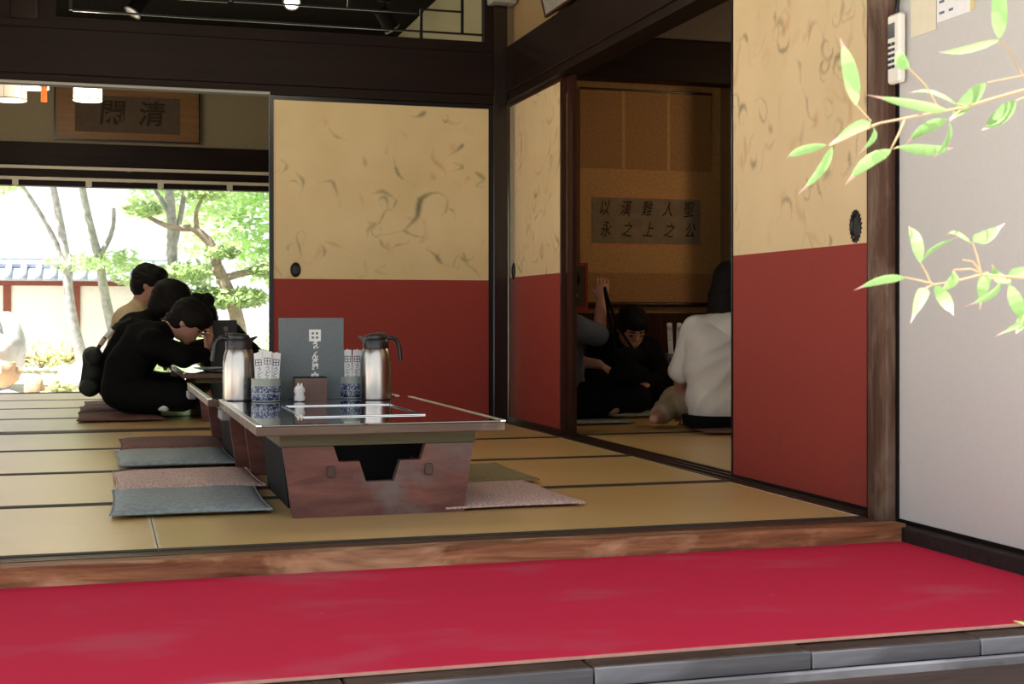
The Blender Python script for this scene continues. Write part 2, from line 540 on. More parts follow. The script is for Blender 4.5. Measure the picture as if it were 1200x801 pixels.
# sills with grooves
def grooved_sill(name, label, axis, a, b, c0, c1, mat, z0=-0.05, zt=-0.004, ridges=3, face=None):
    s = MB()
    def bb(u0, u1, w0, w1, p0, p1):
        if axis == 'x': s.box(u0, u1, w0, w1, p0, p1)
        else: s.box(w0, w1, u0, u1, p0, p1)
    bb(a, b, c0, c1, z0, zt)
    wd = (c1 - c0)
    for k in range(ridges):
        q = c0 + wd * (k + 0.0) / ridges
        e = .014
        q = c0 + (wd - e) * k / (ridges - 1)
        bb(a, b, q, q + e, zt, zt + .007 if zt > -.01 else -.001)
    return struct(name, s, mat, label)
fs = MB()
fs.box(XL - .1, 2.142, 3.352, 3.415, -0.075, -0.003)
struct('trim_1', fs, 'sill_wood', 'worn reddish brown timber threshold along the red carpet')
grooved_sill('trim_2', 'grooved dark sliding rail at the front of the tatami', 'x', XL - .1, XR, 3.416, 3.468, 'rail_x', zt=-.016, ridges=3)
grooved_sill('trim_3', 'dark grooved sill below the sliding doors of the side room', 'y', 3.56, YB2, XR + .002, 2.233, 'rail_y', ridges=4)
grooved_sill('trim_4', 'brown grooved sill between front and back room', 'x', XL - .1, XR, YB + .002, YB2 - .002, 'rail_x', ridges=4)
grooved_sill('trim_5', 'dark sill at the garden edge of the back room', 'x', XL - .1, XR + .06, YF + .002, YF + .12, 'rail_x')

# veranda: planks, ledge, fascia
ver = struct('floor_veranda', box(XL - 1.2, 2.9, 2.45, 3.35, -0.2, -0.0935), 'dark_x', 'weathered veranda deck below the red carpet')
px = [-2.98, -2.55, -2.12, -1.70, -1.30, -0.87, -0.46, -0.03, 0.40, 0.846, 1.281, 1.651, 2.05, 2.45, 2.88]
for u, w in zip(px[:-1], px[1:]):
    dz = random.uniform(-.002, .0015)
    pl = box(-(w - u) / 2 + .0015, (w - u) / 2 - .0015, 2.3285, 3.35, -0.0925, -0.058 + dz, bev=.003).build('plank', 'plank_top', ver, ((u + w) / 2, 0, 0))
    box(-(w - u) / 2 + .0015, (w - u) / 2 - .0015, 2.320, 2.3280, -0.0922, -0.0590 + dz, bev=.002).build('plank_end', 'grey_plank', pl)
struct('trim_6', box(XL - 1.2, 2.9, 2.300, 2.44, -0.108, -0.0935), 'grey_plank', 'grey weathered ledge strip under the plank ends')
struct('trim_7', box(XL - 1.2, 2.9, 2.328, 2.44, -0.36, -0.109), 'fascia', 'dark grained fascia beam of the veranda')
for k, x in enumerate((-2.6, -0.9, 0.8, 2.5)):
    struct('trim_%d' % (8 + k), box(x - .06, x + .06, 2.5, 2.62, GZ, -0.2), 'post_wood', 'square timber stub under the veranda')
struct('trim_12', box(XL - .1, 5.2, 3.36, 3.46, GZ, -0.16), 'fascia', 'dark board closing the space below the rooms')

# posts
def post(name, x0, x1, y0, y1, z0, z1, mat, label):
    return struct(name, box(x0, x1, y0, y1, z0, z1, bev=.004), mat, label)
post('trim_13', 2.143, 2.205, 3.452, 3.556, -0.05, 2.62, 'post_wood', 'worn brown corner post between doors and white panel')
post('trim_14', 2.030, 2.108, 7.155, 7.262, 0.0, 2.26, 'dark_z', 'polished black corner post')
post('trim_15', XL - .1, XL, 3.40, 3.50, -0.05, 2.62, 'post_wood', 'brown post beside the plastered end wall')
post('trim_16', -0.43, -0.30, 7.17, 7.26, 2.04, 2.68, 'dark_z', 'short dark strut above the lintel')

# lintels
def lintel_x(name, x0, x1, y0, y1, label):
    b = MB()
    b.box(x0, x1, y0, y1, HEAD, HEAD + .045)
    b.box(x0, x1, y0 - .012, y1 + .012, HEAD + .046, 2.00, bev=.004)
    b.box(x0, x1, y0 + .005, y1 - .005, 2.0005, 2.04)
    return struct(name, b, 'dark_x', label)
lintel_x('trim_17', XL - .1, 2.03, 7.165, 7.255, 'broad dark lintel over the opening to the back room')
b = MB()
b.box(2.110, 2.225, 3.556, 7.30, 1.745, 1.785)
b.box(2.098, 2.237, 3.556, 7.30, 1.7855, 2.035, bev=.004)
struct('trim_18', b, 'dark_y', 'broad dark lintel over the side room doors')
struct('trim_19', box(XL - .1, 2.09, 3.42, 3.53, 1.80, 2.05), 'dark_x', 'dark front lintel above the veranda opening')
# pale slide strip under the back lintel
struct('trim_20', box(XL, 0.83, 7.150, 7.1645, HEAD - .003, HEAD + .008), 'rail_grey', 'pale sliding strip along the lower edge of the lintel')

# walls
struct('wall_left', box(XL - .16, XL - .1, 3.3, YF + .1, 1.85, CEIL), 'plaster', 'cream plaster band above the open side of the rooms')
struct('wall_left_back', box(XL - .16, XL - .11, 7.26, YF + .1, -.045, 1.739), 'plaster', 'cream plaster wall at the closed side of the back room')
struct('wall_left_low', box(XL - .16, XL - .1, 3.3, YF + .1, GZ, -.045), 'fascia', 'dark boarding below the open side of the rooms')
struct('trim_30', box(XL - .15, XL - .1, 3.3, YF + .1, 1.74, 1.849), 'dark_y', 'dark lintel above the open side of the rooms')
for k, y in enumerate((5.25, 7.16, 9.05, 10.96)):
    post('trim_%d' % (31 + k), XL - .1, XL - .005, y, y + .09, -.045, 1.74, 'dark_z', 'dark post along the open side of the rooms')
struct('wall_front', box(XL - .1, 2.09, 3.44, 3.52, 2.051, CEIL), 'plaster', 'cream plaster band above the veranda opening')
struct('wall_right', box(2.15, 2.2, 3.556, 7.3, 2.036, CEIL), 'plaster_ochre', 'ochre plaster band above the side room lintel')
struct('wall_right_back', box(2.15, 2.22, 7.301, YF + .12, -.1, CEIL), 'plaster_olive', 'pale olive plaster wall of the back room')
# far wall of the back room over the garden opening
struct('wall_back', box(XL - .1, 2.15, YF + .03, YF + .09, 1.895, CEIL), 'plaster_far', 'dim beige plaster band above the garden opening')
fb = MB(); fb.box(XL - .1, 2.15, YF, YF + .12, 1.72, 1.893, bev=.004); fb.box(XL - .1, 2.15, YF + .01, YF + .11, 1.565, 1.7195)
struct('trim_21', fb, 'dark_x', 'dark beam above the garden opening')
# side room shell
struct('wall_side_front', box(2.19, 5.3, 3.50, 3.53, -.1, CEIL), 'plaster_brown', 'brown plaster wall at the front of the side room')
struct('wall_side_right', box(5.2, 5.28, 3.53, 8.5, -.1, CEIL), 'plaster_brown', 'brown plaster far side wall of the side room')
# alcove with its own floor, back and lintel
struct('wall_alcove', box(2.22, 5.2, 8.24, 8.3, -.1, CEIL), 'brocade', 'ochre brown wall at the back of the alcove')
struct('trim_22', box(2.22, 5.2, 8.10, 8.239, 0.0, 0.60), 'stile', 'dark panelled dado under the hanging scroll')
post('trim_23', 3.845, 3.96, 7.68, 7.80, 0.0, 2.20, 'post_wood', 'brown alcove post')
struct('trim_24', box(2.22, 5.2, 7.62, 7.76, 1.985, 2.235, bev=.004), 'dark_x', 'dark alcove lintel')
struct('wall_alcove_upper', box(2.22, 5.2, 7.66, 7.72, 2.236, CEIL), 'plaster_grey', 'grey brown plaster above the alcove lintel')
struct('wall_alcove_return', box(3.88, 3.94, 7.801, 8.239, 0.0, 2.7), 'plaster_brown', 'brown return wall of the alcove')
struct('trim_25', box(2.236, 5.2, 7.54, 8.24, -.1, 0.0), 'dark_x', 'dark floor board of the alcove')

# ranma: transom lattice above the lintel
ran = struct_root('window_1', 'open transom lattice of thin dark bars above the lintel', (0, 7.21, 0))
def bar(x0, x1, z0, z1, mat='black_lacquer', w=.012, name='lattice_bar'):
    return box(x0, x1, -w / 2, w / 2, z0, z1).build(name, mat, ran)
fr = MB(); fr.box(-.30, 2.03, -.03, .03, 2.0405, 2.062); fr.box(-.30, 2.03, -.03, .03, 2.50, 2.54); fr.box(-.30, -.22, -.029, .029, 2.062, 2.5); fr.box(1.985, 2.03, -.029, .029, 2.062, 2.5)
fr.build('lattice_frame', 'dark_x', ran)
for (a, b_, z) in ((-.14, 1.985, 2.104), (-.10, 0.62, 2.196), (.65, 1.62, 2.202), (1.64, 1.868, 2.222), (-.2, 1.985, 2.36)):
    bar(a, b_, z - .005, z + .005)
for (x, z0, z1) in ((1.641, 2.062, 2.222), (1.868, 2.104, 2.5), (.635, 2.2, 2.5), (-.15, 2.104, 2.5), (1.25, 2.202, 2.36)):
    bar(x - .0075, x + .0075, z0, z1, w=.013)
struct('wall_over_lattice', box(XL - .1, 2.03, 7.18, 7.24, 2.541, CEIL), 'plaster', 'plaster strip above the transom')
struct('wall_over_strut', box(XL - .1, -.431, 7.185, 7.235, 2.041, 2.54), 'dark_x', 'dark boarded transom beside the strut')

# fusuma
def oval_handle(parent, loc, rot, s=1.0, teeth=False):
    h = MB()
    ring = []
    seg = 40
    for k, (rr, d) in enumerate(((1.0, 0.0), (1.0, .004), (.80, .007), (.66, .004), (.60, -.006 + .007), (.34, .0015), (.0, .002))):
        for j in range(seg):
            a = 2 * PI * j / seg
            q = rr * (1.0 if not (teeth and k < 2) else (1.12 if j % 2 else .86))
            ring.append((.022 * s * q * math.cos(a), .031 * s * q * math.sin(a), d))
    fs_ = []
    for k in range(6):
        for j in range(seg):
            fs_.append((k * seg + j, k * seg + (j + 1) % seg, (k + 1) * seg + (j + 1) % seg, (k + 1) * seg + j))
    h.add(ring, fs_)
    o = h.build('handle', 'iron', parent, loc, smooth=True)
    o.rotation_euler = rot
    o['label'] = 'black iron recessed pull'
    return o
def smooth_path(pts, n=14):
    out = []
    P = [pts[0]] + list(pts) + [pts[-1]]
    for k in range(1, len(P) - 2):
        a, b, c, d = [np.array(q, float) for q in P[k - 1:k + 3]]
        for t in np.linspace(0, 1, n, endpoint=False):
            out.append(.5 * ((2 * b) + (c - a) * t + (2 * a - 5 * b + 4 * c - d) * t * t + (3 * b - a - 3 * c + d) * t ** 3))
    out.append(np.array(pts[-1], float))
    return out
def ink_sheet(parent, x0, x1, z0, z1, y0, y1, mat, seed, count, given=(), res=.0045):
    """paper sheet whose printed wisps are stored per point: red = dark ink, green = rust ink"""
    nx = int((x1 - x0) / res) + 1; nz = int((z1 - z0) / res) + 1
    xs = np.linspace(x0, x1, nx); zs = np.linspace(z0, z1, nz)
    ink = np.zeros((nz, nx, 2), np.float32)
    rnd = random.Random(seed)
    dx, dz = xs[1] - xs[0], zs[1] - zs[0]
    def dab(x, z, w, a, ch):
        r = w * 2.4
        i0, i1 = max(0, int((x - r - x0) / dx)), min(nx, int((x + r - x0) / dx) + 2)
        j0, j1 = max(0, int((z - r - z0) / dz)), min(nz, int((z + r - z0) / dz) + 2)
        if i0 >= i1 or j0 >= j1: return
        d2 = (xs[None, i0:i1] - x) ** 2 + (zs[j0:j1, None] - z) ** 2
        ink[j0:j1, i0:i1, ch] = np.maximum(ink[j0:j1, i0:i1, ch], a * np.exp(-d2 / (w * w)))
    def stroke(pts, wmax, amp, ch):
        n = len(pts); ph = rnd.uniform(0, 9)
        for i, p in enumerate(pts):
            p = (p[0] + rnd.gauss(0, .0016), p[1] + rnd.gauss(0, .0016))
            t = i / max(1, n - 1)
            env = math.sin(PI * min(1, t * 1.15 + .06)) ** .7 if t * 1.15 + .06 < 1 else .12
            pulse = .55 + .45 * math.sin(ph + t * 7)
            dab(p[0], p[1], max(.0022, wmax * env * (.45 + .55 * pulse)), amp * (.35 + .65 * env * pulse), ch)
    for pts, w, a, ch in given:
        stroke(smooth_path(pts, 30), w * 1.35, min(1, a * 1.4), ch)
    for k in range(count):
        x, z = rnd.uniform(x0, x1), rnd.uniform(z0, z1)
        a = rnd.uniform(0, 2 * PI) if rnd.random() < .35 else rnd.choice((-1, 1)) * rnd.uniform(.9, 2.1)
        L = rnd.uniform(.06, .26); cur = rnd.uniform(-14, 14); dc = rnd.uniform(-160, 160)
        pts = []; st = .003
        for i in range(int(L / st)):
            pts.append((x, z)); x += math.cos(a) * st; z += math.sin(a) * st * 1.1
            cur += dc * st + rnd.uniform(-9, 9); cur = max(-55, min(55, cur)); a += cur * st + (rnd.uniform(-.9, .9) if rnd.random() < .06 else 0)
        ch = 1 if rnd.random() < .38 else 0
        stroke(pts, rnd.uniform(.005, .014) * (1.6 if ch else 1), rnd.uniform(.22, .75) * (.7 if ch else 1), ch)
    X, Z = np.meshgrid(xs, zs)
    vs = [(float(a), y0, float(b)) for a, b in zip(X.ravel(), Z.ravel())]
    f = [(j * nx + i, j * nx + i + 1, (j + 1) * nx + i + 1, (j + 1) * nx + i) for j in range(nz - 1) for i in range(nx - 1)]
    q = len(vs); c0, c1, c2, c3 = 0, nx - 1, nz * nx - 1, (nz - 1) * nx
    vs += [(x0, y1, z0), (x1, y1, z0), (x1, y1, z1), (x0, y1, z1)]
    f += [(q, q + 3, q + 2, q + 1), (c0, q, q + 1, c1), (c1, q + 1, q + 2, c2), (c2, q + 2, q + 3, c3), (c3, q + 3, q, c0)]
    m = MB(); m.v = vs; m.f = f; m.mi = [0] * len(f)
    o = m.build('upper_paper', mat, parent)
    at = o.data.color_attributes.new('ink', 'FLOAT_COLOR', 'POINT')
    col = np.zeros((len(vs), 4), np.float32); col[:q, 0] = ink[:, :, 0].ravel(); col[:q, 1] = ink[:, :, 1].ravel(); col[:, 3] = 1
    at.data.foreach_set('color', col.ravel())
    return o
def fusuma(name, label, origin, rz, w, h, split, paper, hpos=None, teeth=False, edge='black_lacquer', ew=.012, hs=1.0, patches=(), ink=None):
    """panel in local x-z, front face towards -y, origin at its lower left corner"""
    d = struct_root(name, label, origin, rz)
    f = MB()
    f.box(0, ew, 0, .024, 0, h); f.box(w - ew, w, 0, .024, 0, h)
    f.box(ew, w - ew, 0, .024, 0, ew); f.box(ew, w - ew, 0, .024, h - ew, h)
    f.build('frame', edge, d)
    up = ink_sheet(d, ew, w - ew, split, h - ew, .004, .020, paper, *ink) if ink else box(ew, w - ew, .004, .020, split, h - ew).build('upper_paper', paper, d)
    up['label'] = 'cream paper with wisps of floated ink'
    box(ew, w - ew, .0035, .0205, ew, split).build('lower_paper', 'red_paper', d)['label'] = 'brick red paper'
    if hpos: oval_handle(d, (hpos[0], .004, hpos[1]), (R(90), 0, 0), hs, teeth)
    for (u0, u1, z0, z1) in patches:
        box(u0, u1, .003, .0034, z0, z1).build('paper_patch', 'red_patch', d)
    return d
HB = HEAD - .004
BACK_INK = [([(0.907, 1.236), (0.848, 1.227), (0.803, 1.196), (0.79, 1.147), (0.781, 1.103), (0.74, 1.058), (0.708, 1.032), (0.641, 1.01), (0.564, 1.001)], 0.011, 0.62, 0),
([(0.907, 1.236), (0.948, 1.2), (0.939, 1.138), (0.912, 1.111)], 0.007, 0.35, 0),
([(0.708, 1.032), (0.758, 1.005), (0.817, 0.996)], 0.008, 0.5, 0),
([(0.731, 1.103), (0.794, 1.058)], 0.006, 0.3, 1),
([(0.654, 1.417), (0.668, 1.36), (0.695, 1.311), (0.781, 1.262)], 0.006, 0.5, 0),
([(1.038, 1.501), (1.002, 1.466), (0.952, 1.435)], 0.008, 0.6, 0),
([(0.83, 1.665), (0.785, 1.639), (0.749, 1.639)], 0.009, 0.55, 0),
([(0.979, 1.4), (1.033, 1.377), (0.97, 1.351)], 0.007, 0.4, 0),
([(1.106, 1.351), (1.151, 1.315), (1.11, 1.28), (1.155, 1.271)], 0.01, 0.5, 0),
([(0.83, 0.934), (0.884, 0.899), (0.912, 0.863), (0.966, 0.837)], 0.008, 0.55, 0),
([(1.038, 0.916), (1.061, 0.854), (1.106, 0.819), (1.133, 0.779)], 0.007, 0.45, 0),
([(0.063, 1.386), (0.09, 1.351), (0.063, 1.311)], 0.007, 0.4, 0),
([(0.135, 1.324), (0.176, 1.271), (0.162, 1.2)], 0.006, 0.4, 0),
([(0.252, 1.271), (0.325, 1.28), (0.352, 1.218), (0.37, 1.147)], 0.006, 0.38, 0),
([(0.261, 0.961), (0.288, 0.908), (0.252, 0.854)], 0.006, 0.35, 0),
([(0.288, 0.965), (0.37, 0.939), (0.433, 0.908)], 0.007, 0.3, 1),
([(0.939, 1.626), (0.993, 1.608), (1.033, 1.626)], 0.009, 0.4, 1),
([(0.857, 1.333), (0.884, 1.306)], 0.012, 0.38, 1),
([(0.311, 1.555), (0.343, 1.519), (0.397, 1.501)], 0.006, 0.4, 0),
([(0.559, 1.058), (0.514, 1.076), (0.505, 1.103)], 0.006, 0.3, 1),
([(1.065, 1.324), (1.047, 1.289)], 0.009, 0.4, 1),
([(0.614, 0.846), (0.559, 0.81), (0.677, 0.792)], 0.007, 0.25, 0)]
fusuma('door_1', 'wide sliding panel of marbled cream over brick red on the back wall', (0.830, 7.178, .004), 0, 1.200, HB - .004, .768, 'marbled_back', (.135, .815), ew=.022, hs=1.25, ink=(5, 36, BACK_INK))
fusuma('door_2', 'second back panel slid behind the wide marbled one', (0.86, 7.216, .004), 0, 1.168, HB - .004, .768, 'marbled_back', None, ew=.02)
# side wall: local x runs towards -y (world), front towards -x
SH = 1.743
fusuma('door_3', 'sliding panel of marbled cream over red beside the worn front post', (2.150, 4.478, .004), R(-90), .918, SH, .786, 'marbled_side', (.842, .838), True, ew=.010, hs=1.45, patches=((.29, .37, .12, .20), (.80, .905, .03, .17)), ink=(8, 85, (), .0035))
fusuma('door_4', 'sliding panel hidden behind the marbled one by the front post', (2.190, 4.49, .004), R(-90), .92, SH, .786, 'marbled_side', None, ew=.010)
fusuma('door_5', 'narrow showing marbled panel beside the black corner post', (2.150, 7.29, .004), R(-90), .92, SH, .786, 'marbled_side', (.10, .82), True, edge='stile', ew=.020, hs=1.3, ink=(12, 70))
fusuma('door_6', 'reddish edged panel slid behind the one by the corner post', (2.1765, 7.215, .004), R(-90), .93, SH, .786, 'marbled_side', None, edge='stile', ew=.075)

# white veranda end panel
dp = struct_root('door_7', 'off white papered panel in a thin black frame at the veranda end', (2.169, 3.447, -.012), R(-90))
f = MB(); W7, H7 = 1.05, 1.85
f.box(0, .014, 0, .03, 0, H7); f.box(W7 - .014, W7, 0, .03, 0, H7); f.box(.014, W7 - .014, 0, .03, 0, .012); f.box(.014, W7 - .014, 0, .03, H7 - .014, H7)
f.build('frame', 'black_lacquer', dp)
box(.014, W7 - .014, .004, .026, .012, H7 - .014).build('paper_panel', 'white_panel', dp)
struct('trim_26', box(2.128, 2.25, 2.36, 3.451, -0.057, -0.012, bev=.003), 'fascia', 'dark timber rail below the white panel')
post('trim_27', 2.16, 2.27, 2.26, 2.36, -0.057, 2.62, 'post_wood', 'outer veranda post by the white panel')
struct('trim_28', box(2.16, 2.26, 2.36, 3.45, 1.84, 2.62), 'dark_y', 'dark boarding above the white panel')
struct('wall_side_outer', box(2.245, 2.3, 2.36, 3.5, -.05, 2.62), 'plaster', 'plain plaster behind the white panel')

# red carpet
cp = MB(); cp.box(XL - 1.0, 2.126, 2.384, 3.350, -0.0565, -0.050, bev=.002)
tag(cp.build('red_carpet', 'carpet'), 'long bright red felt carpet on the veranda', 'carpet')
carpet = bpy.data.objects['red_carpet']
box(XL - 1.0, 2.126, 2.3815, 2.3835, -0.0565, -0.0505).build('bound_edge', 'carpet_edge', carpet)

# ================================================================== THINGS
# ------------------------------------------------------------------ low tables
def make_table(label, group):
    """local origin on the floor under the middle; long along y"""
    t = empty('low_table', (0, 0, 0))
    tag(t, label, 'table', group)
    hw, hl = .360, .638
    box(-hw, hw, -hl, hl, .240, .266, bev=.003).build('table_edge', 'table_rim', t)['label'] = 'worn brown wooden edge'
    box(-hw + .016, hw - .016, -hl + .006, hl - .006, .2662, .2705, bev=.001).build('tabletop', 'table_glass', t)['label'] = 'mirror glossy black top'
    for q in (-1, 1):
        box(min(q * hw - .0155 * q, q * hw + .0012 * q), max(q * hw - .0155 * q, q * hw + .0012 * q), -hl + .001, hl - .001, .2664, .2722, bev=.001).build('edge_strip', 'bright_edge', t)
    ap = MB()
    ap.box(-.287, .287, -hl + .068, -hl + .088, .204, .239); ap.box(-.287, .287, hl - .088, hl - .068, .204, .239)
    ap.box(-.287, -.267, -hl + .088, hl - .088, .204, .239); ap.box(.267, .287, -hl + .088, hl - .088, .204, .239)
    ap.build('apron', 'table_apron', t)
    poly = [(-.250, 0), (.250, 0), (.279, .203), (.135, .203), (.120, .157), (.060, .157), (.041, .098), (-.041, .098), (-.060, .157), (-.120, .157), (-.135, .203), (-.279, .203)]
    for s in (-1, 1):
        y = s * (hl - .078)
        MB().prism(poly, 'y', y - .016, y + .016).build('leg_panel', 'table_leg', t)
        for q in (-1, 1):
            box(q * .143 - .011, q * .143 + .011, min(y, y + s * .024), max(y, y + s * .024), .114, .146, bev=.002).build('tenon', 'tenon', t)
    for q in (-1, 1):
        box(q * .143 - .010, q * .143 + .010, -hl + .095, hl - .095, .112, .148).build('stretcher', 'table_leg', t)
    # griddle casing hanging below the top, with its bright frame above
    MB().prism([(-.235, .0), (.235, .0), (.262, .2395), (-.262, .2395)], 'y', -.36, .17).build('griddle_casing', 'black_matte', t)
    box(-hw - .006, -hw + .03, hl - .17, hl - .03, .205, .2385, bev=.004).build('control_box', 'stain_grey', t)
    fm = MB(); a, b_, c, d = -.19, .185, -.360, .180; w = .011
    fm.box(a, b_, c, c + w, .2706, .2745, bev=.001); fm.box(a, b_, d - w, d, .2706, .2745, bev=.001)
    fm.box(a, a + w, c + w, d - w, .2706, .2745, bev=.001); fm.box(b_ - w, b_, c + w, d - w, .2706, .2745, bev=.001)
    fm.build('griddle_frame', 'chrome', t)['label'] = 'bright metal frame of the lidded griddle'
    return t
TG = 'low dining tables'
t1 = make_table('low black topped table carrying two steel flasks and a grey menu', TG)
t1.location = (.770, 4.493, 0)
t2 = copy_tree(t1); t2.location = (.735, 5.83, 0)
tag(t2, 'low empty black table behind the table with two flasks', 'table', TG)
t3 = copy_tree(t1); t3.location = (.780, 8.28, 0)
tag(t3, 'low black table where people in black lean, in the back room', 'table', TG)
t4 = copy_tree(t1); t4.location = (3.61, 7.42, 0); t4.scale = (1, .55, 1)
tag(t4, 'low table hidden behind the person in white in the side room', 'table', TG)

# ------------------------------------------------------------------ floor cushions
def cushion(label, loc, w, l, h, mat, rz=0, group='flat floor cushions', fold=0.0):
    n = 26
    m = MB(); vs = []; fs_ = []
    sd_ = random.random() * 50
    for side in (1, -1):
        for j in range(n + 1):
            for i in range(n + 1):
                u = -1 + 2 * i / n; v = -1 + 2 * j / n
                pin = 1 - .035 * (1 - u * u) - 0.0
                pin2 = 1 - .035 * (1 - v * v)
                x = u * w / 2 * pin2; y = v * l / 2 * pin
                q = max(0, (1 - u ** 6) * (1 - v ** 6)) ** .55
                bumpy = 1 + .22 * noise.noise((x * 7 + sd_, y * 7, side))
                z = h / 2 + side * h / 2 * q * bumpy if side > 0 else h / 2 - h / 2 * q
                vs.append((x, y, z))
    k = (n + 1) ** 2
    for j in range(n):
        for i in range(n):
            a = j * (n + 1) + i
            fs_.append((a, a + 1, a + n + 2, a + n + 1))
            fs_.append((k + a, k + a + n + 1, k + a + n + 2, k + a + 1))
    m.add(vs, fs_)
    o = m.build('floor_cushion', mat, None, loc, smooth=True)
    o.rotation_euler = (0, 0, rz)
    tag(o, label, 'cushion', group)
    rim = [(u * w / 2 * (1 - .035 * (1 - v * v)), v * l / 2 * (1 - .035 * (1 - u * u)), h / 2) for u, v in
           [(-1 + .1 * i, -1) for i in range(20)] + [(1, -1 + .1 * i) for i in range(20)] + [(1 - .1 * i, 1) for i in range(20)] + [(-1, 1 - .1 * i) for i in range(21)]]
    MB().tube(rim, .0035, 6).build('piping', mat, o, smooth=True)
    return o
cushion('slate blue floor cushion beside the table with two flasks', (.252, 4.300, .001), .450, .560, .030, 'zabuton_blue', R(-1))
cushion('mottled pink cushion touching the slate blue one, left of the flask table', (.278, 4.862, .001), .475, .540, .030, 'zabuton_pink', R(1))
cushion('teal grey cushion in front of a maroon one beside the empty table', (.275, 5.620, .001), .440, .580, .034, 'zabuton_blue', R(1))
cushion('dull maroon cushion beside the empty table', (.300, 6.220, .001), .450, .540, .034, 'zabuton_red')
cushion('speckled pink cushion on the door side of the flask table', (1.175, 4.205, .001), .430, .575, .022, 'zabuton_pink', R(1.5))
cushion('olive tan cushion behind the speckled pink one by the doors', (1.230, 4.790, .001), .430, .545, .022, 'zabuton_olive')
cushion('dark red cushion under the person leaning over in black', (.10, 8.06, .001), .46, .56, .028, 'zabuton_red')
cushion('dark red cushion under the person wearing the backpack', (.10, 8.68, .001), .46, .56, .028, 'zabuton_red')
cushion('dark red cushion under the person in the beige shirt', (.12, 9.24, .001), .46, .56, .028, 'zabuton_red')
cushion('dark cushion under the person in the white shirt', (3.09, 6.33, .001), .50, .54, .026, 'zabuton_red', R(-8))
cushion('blue grey cushion under the person raising a hand', (2.48, 7.09, .001), .46, .50, .026, 'zabuton_blue', R(4))
cushion('blue grey cushion under the bowed person in the side room', (2.985, 7.40, .001), .44, .27, .026, 'zabuton_blue')

# ------------------------------------------------------------------ vacuum flasks
def flask(label, loc, rz):
    """spout towards local -x, handle towards +x"""
    o = empty('vacuum_flask', loc, rz)
    tag(o, label, 'flask', 'steel vacuum flasks')
    MB().lathe([(.050, 0), (.0565, .003), (.0575, .010), (.0575, .110), (.0565, .140), (.053, .165), (.0475, .183), (.0455, .187)], 40).build('body', 'steel', o, smooth=True)['label'] = 'brushed steel body'
    MB().lathe([(.052, -.0), (.0545, .0005), (.0545, .004), (.051, .0045)], 40, (0, 0, .0)).build('foot_ring', 'black_plastic', o, smooth=True)
    MB().lathe([(.0470, .1865), (.0475, .190), (.0465, .214), (.042, .222)], 36).build('collar', 'black_plastic', o, smooth=True)
    lid = MB().lathe([(.040, .2225), (.041, .226), (.037, .236), (.024, .241), (.004, .242)], 32).build('lid', 'black_plastic', o, smooth=True)
    box(.005, .040, -.011, .011, .2375, .245, bev=.002).build('thumb_lever', 'black_plastic', lid)
    sp = MB(); sp.add([(-.036, -.016, .202), (-.036, .016, .202), (-.030, .020, .224), (-.030, -.020, .224), (-.068, -.004, .229), (-.068, .004, .229), (-.064, .006, .2335), (-.064, -.006, .2335)],
                      [(0, 1, 5, 4), (1, 2, 6, 5), (2, 3, 7, 6), (3, 0, 4, 7), (4, 5, 6, 7), (3, 2, 1, 0)])
    sp.build('spout', 'black_plastic', o)
    MB().tube([(.036, 0, .222), (.060, 0, .227), (.078, 0, .220), (.086, 0, .203), (.091, 0, .170), (.094, 0, .142)], [.009, .0085, .0085, .0085, .0085, .0075], 10).build('handle', 'black_plastic', o, smooth=True)
    return o
TZ = .2707
f2 = flask('steel flask with its spout towards the grey menu', (.962, 4.975, TZ), R(4))
f1 = flask('steel flask standing behind the full chopstick cup', (.476, 5.062, TZ), R(176))

# ------------------------------------------------------------------ chopstick cups and packets
def cup(label, loc):
    o = empty('chopstick_cup', loc)
    tag(o, label, 'cup', 'blue and white chopstick cups')
    MB().lathe([(.048, 0), (.051, .002), (.0525, .078), (.0535, .082), (.050, .083), (.0485, .078), (.047, .008), (.002, .006)], 36).build('body', 'celadon', o, smooth=True)
    MB().lathe([(.0517, .006), (.0519, .0065), (.0529, .056), (.0526, .0565)], 48, caps=False).build('painted_band', 'blue_band', o, smooth=True)['label'] = 'cobalt band with white scrolls'
    MB().lathe([(.0527, .0302), (.0530, .0305), (.0531, .0325), (.0528, .033)], 36, caps=False).build('pale_line', 'celadon', o)
    return o
cup('blue banded cup full of paper wrapped chopsticks', (.562, 4.962, TZ))
cup('blue banded cup half hidden by a flask', (.893, 5.072, TZ))
def packet(label, base, yaw, lean, h=.150, w=.031, group='paper chopstick packets', tail=True):
    """flat paper sleeve standing on end; face towards local -y"""
    o = box(-w / 2, w / 2, -.003, .003, 0, h, bev=.0012).build('chopstick_packet', 'white_paper', None, base)
    o.rotation_euler = (lean[0], lean[1], yaw)
    tag(o, label, 'chopsticks', group)
    cz = h - .034
    q = MB(); a = .0115; t = .0022
    for z in (-a, -t / 2, a - t): q.box(-a, a, -.0036, -.00305, cz + z, cz + z + t)
    for x in (-a, -t / 2, a - t): q.box(x, x + t, -.00365, -.0031, cz - a, cz + a)
    q.build('printed_mark', 'ink', o)
    for k, ch in enumerate('うどん'):
        text_obj('printed_letter', ch, .021, 'ink', o, (0, -.0032, cz - .026 - .0195 * k), (R(90), 0, 0), shear=.15)
    box(-.004, .004, -.0018, .0018, h, h + .003).build('chopstick_end', 'pale_paper', o)
    return o
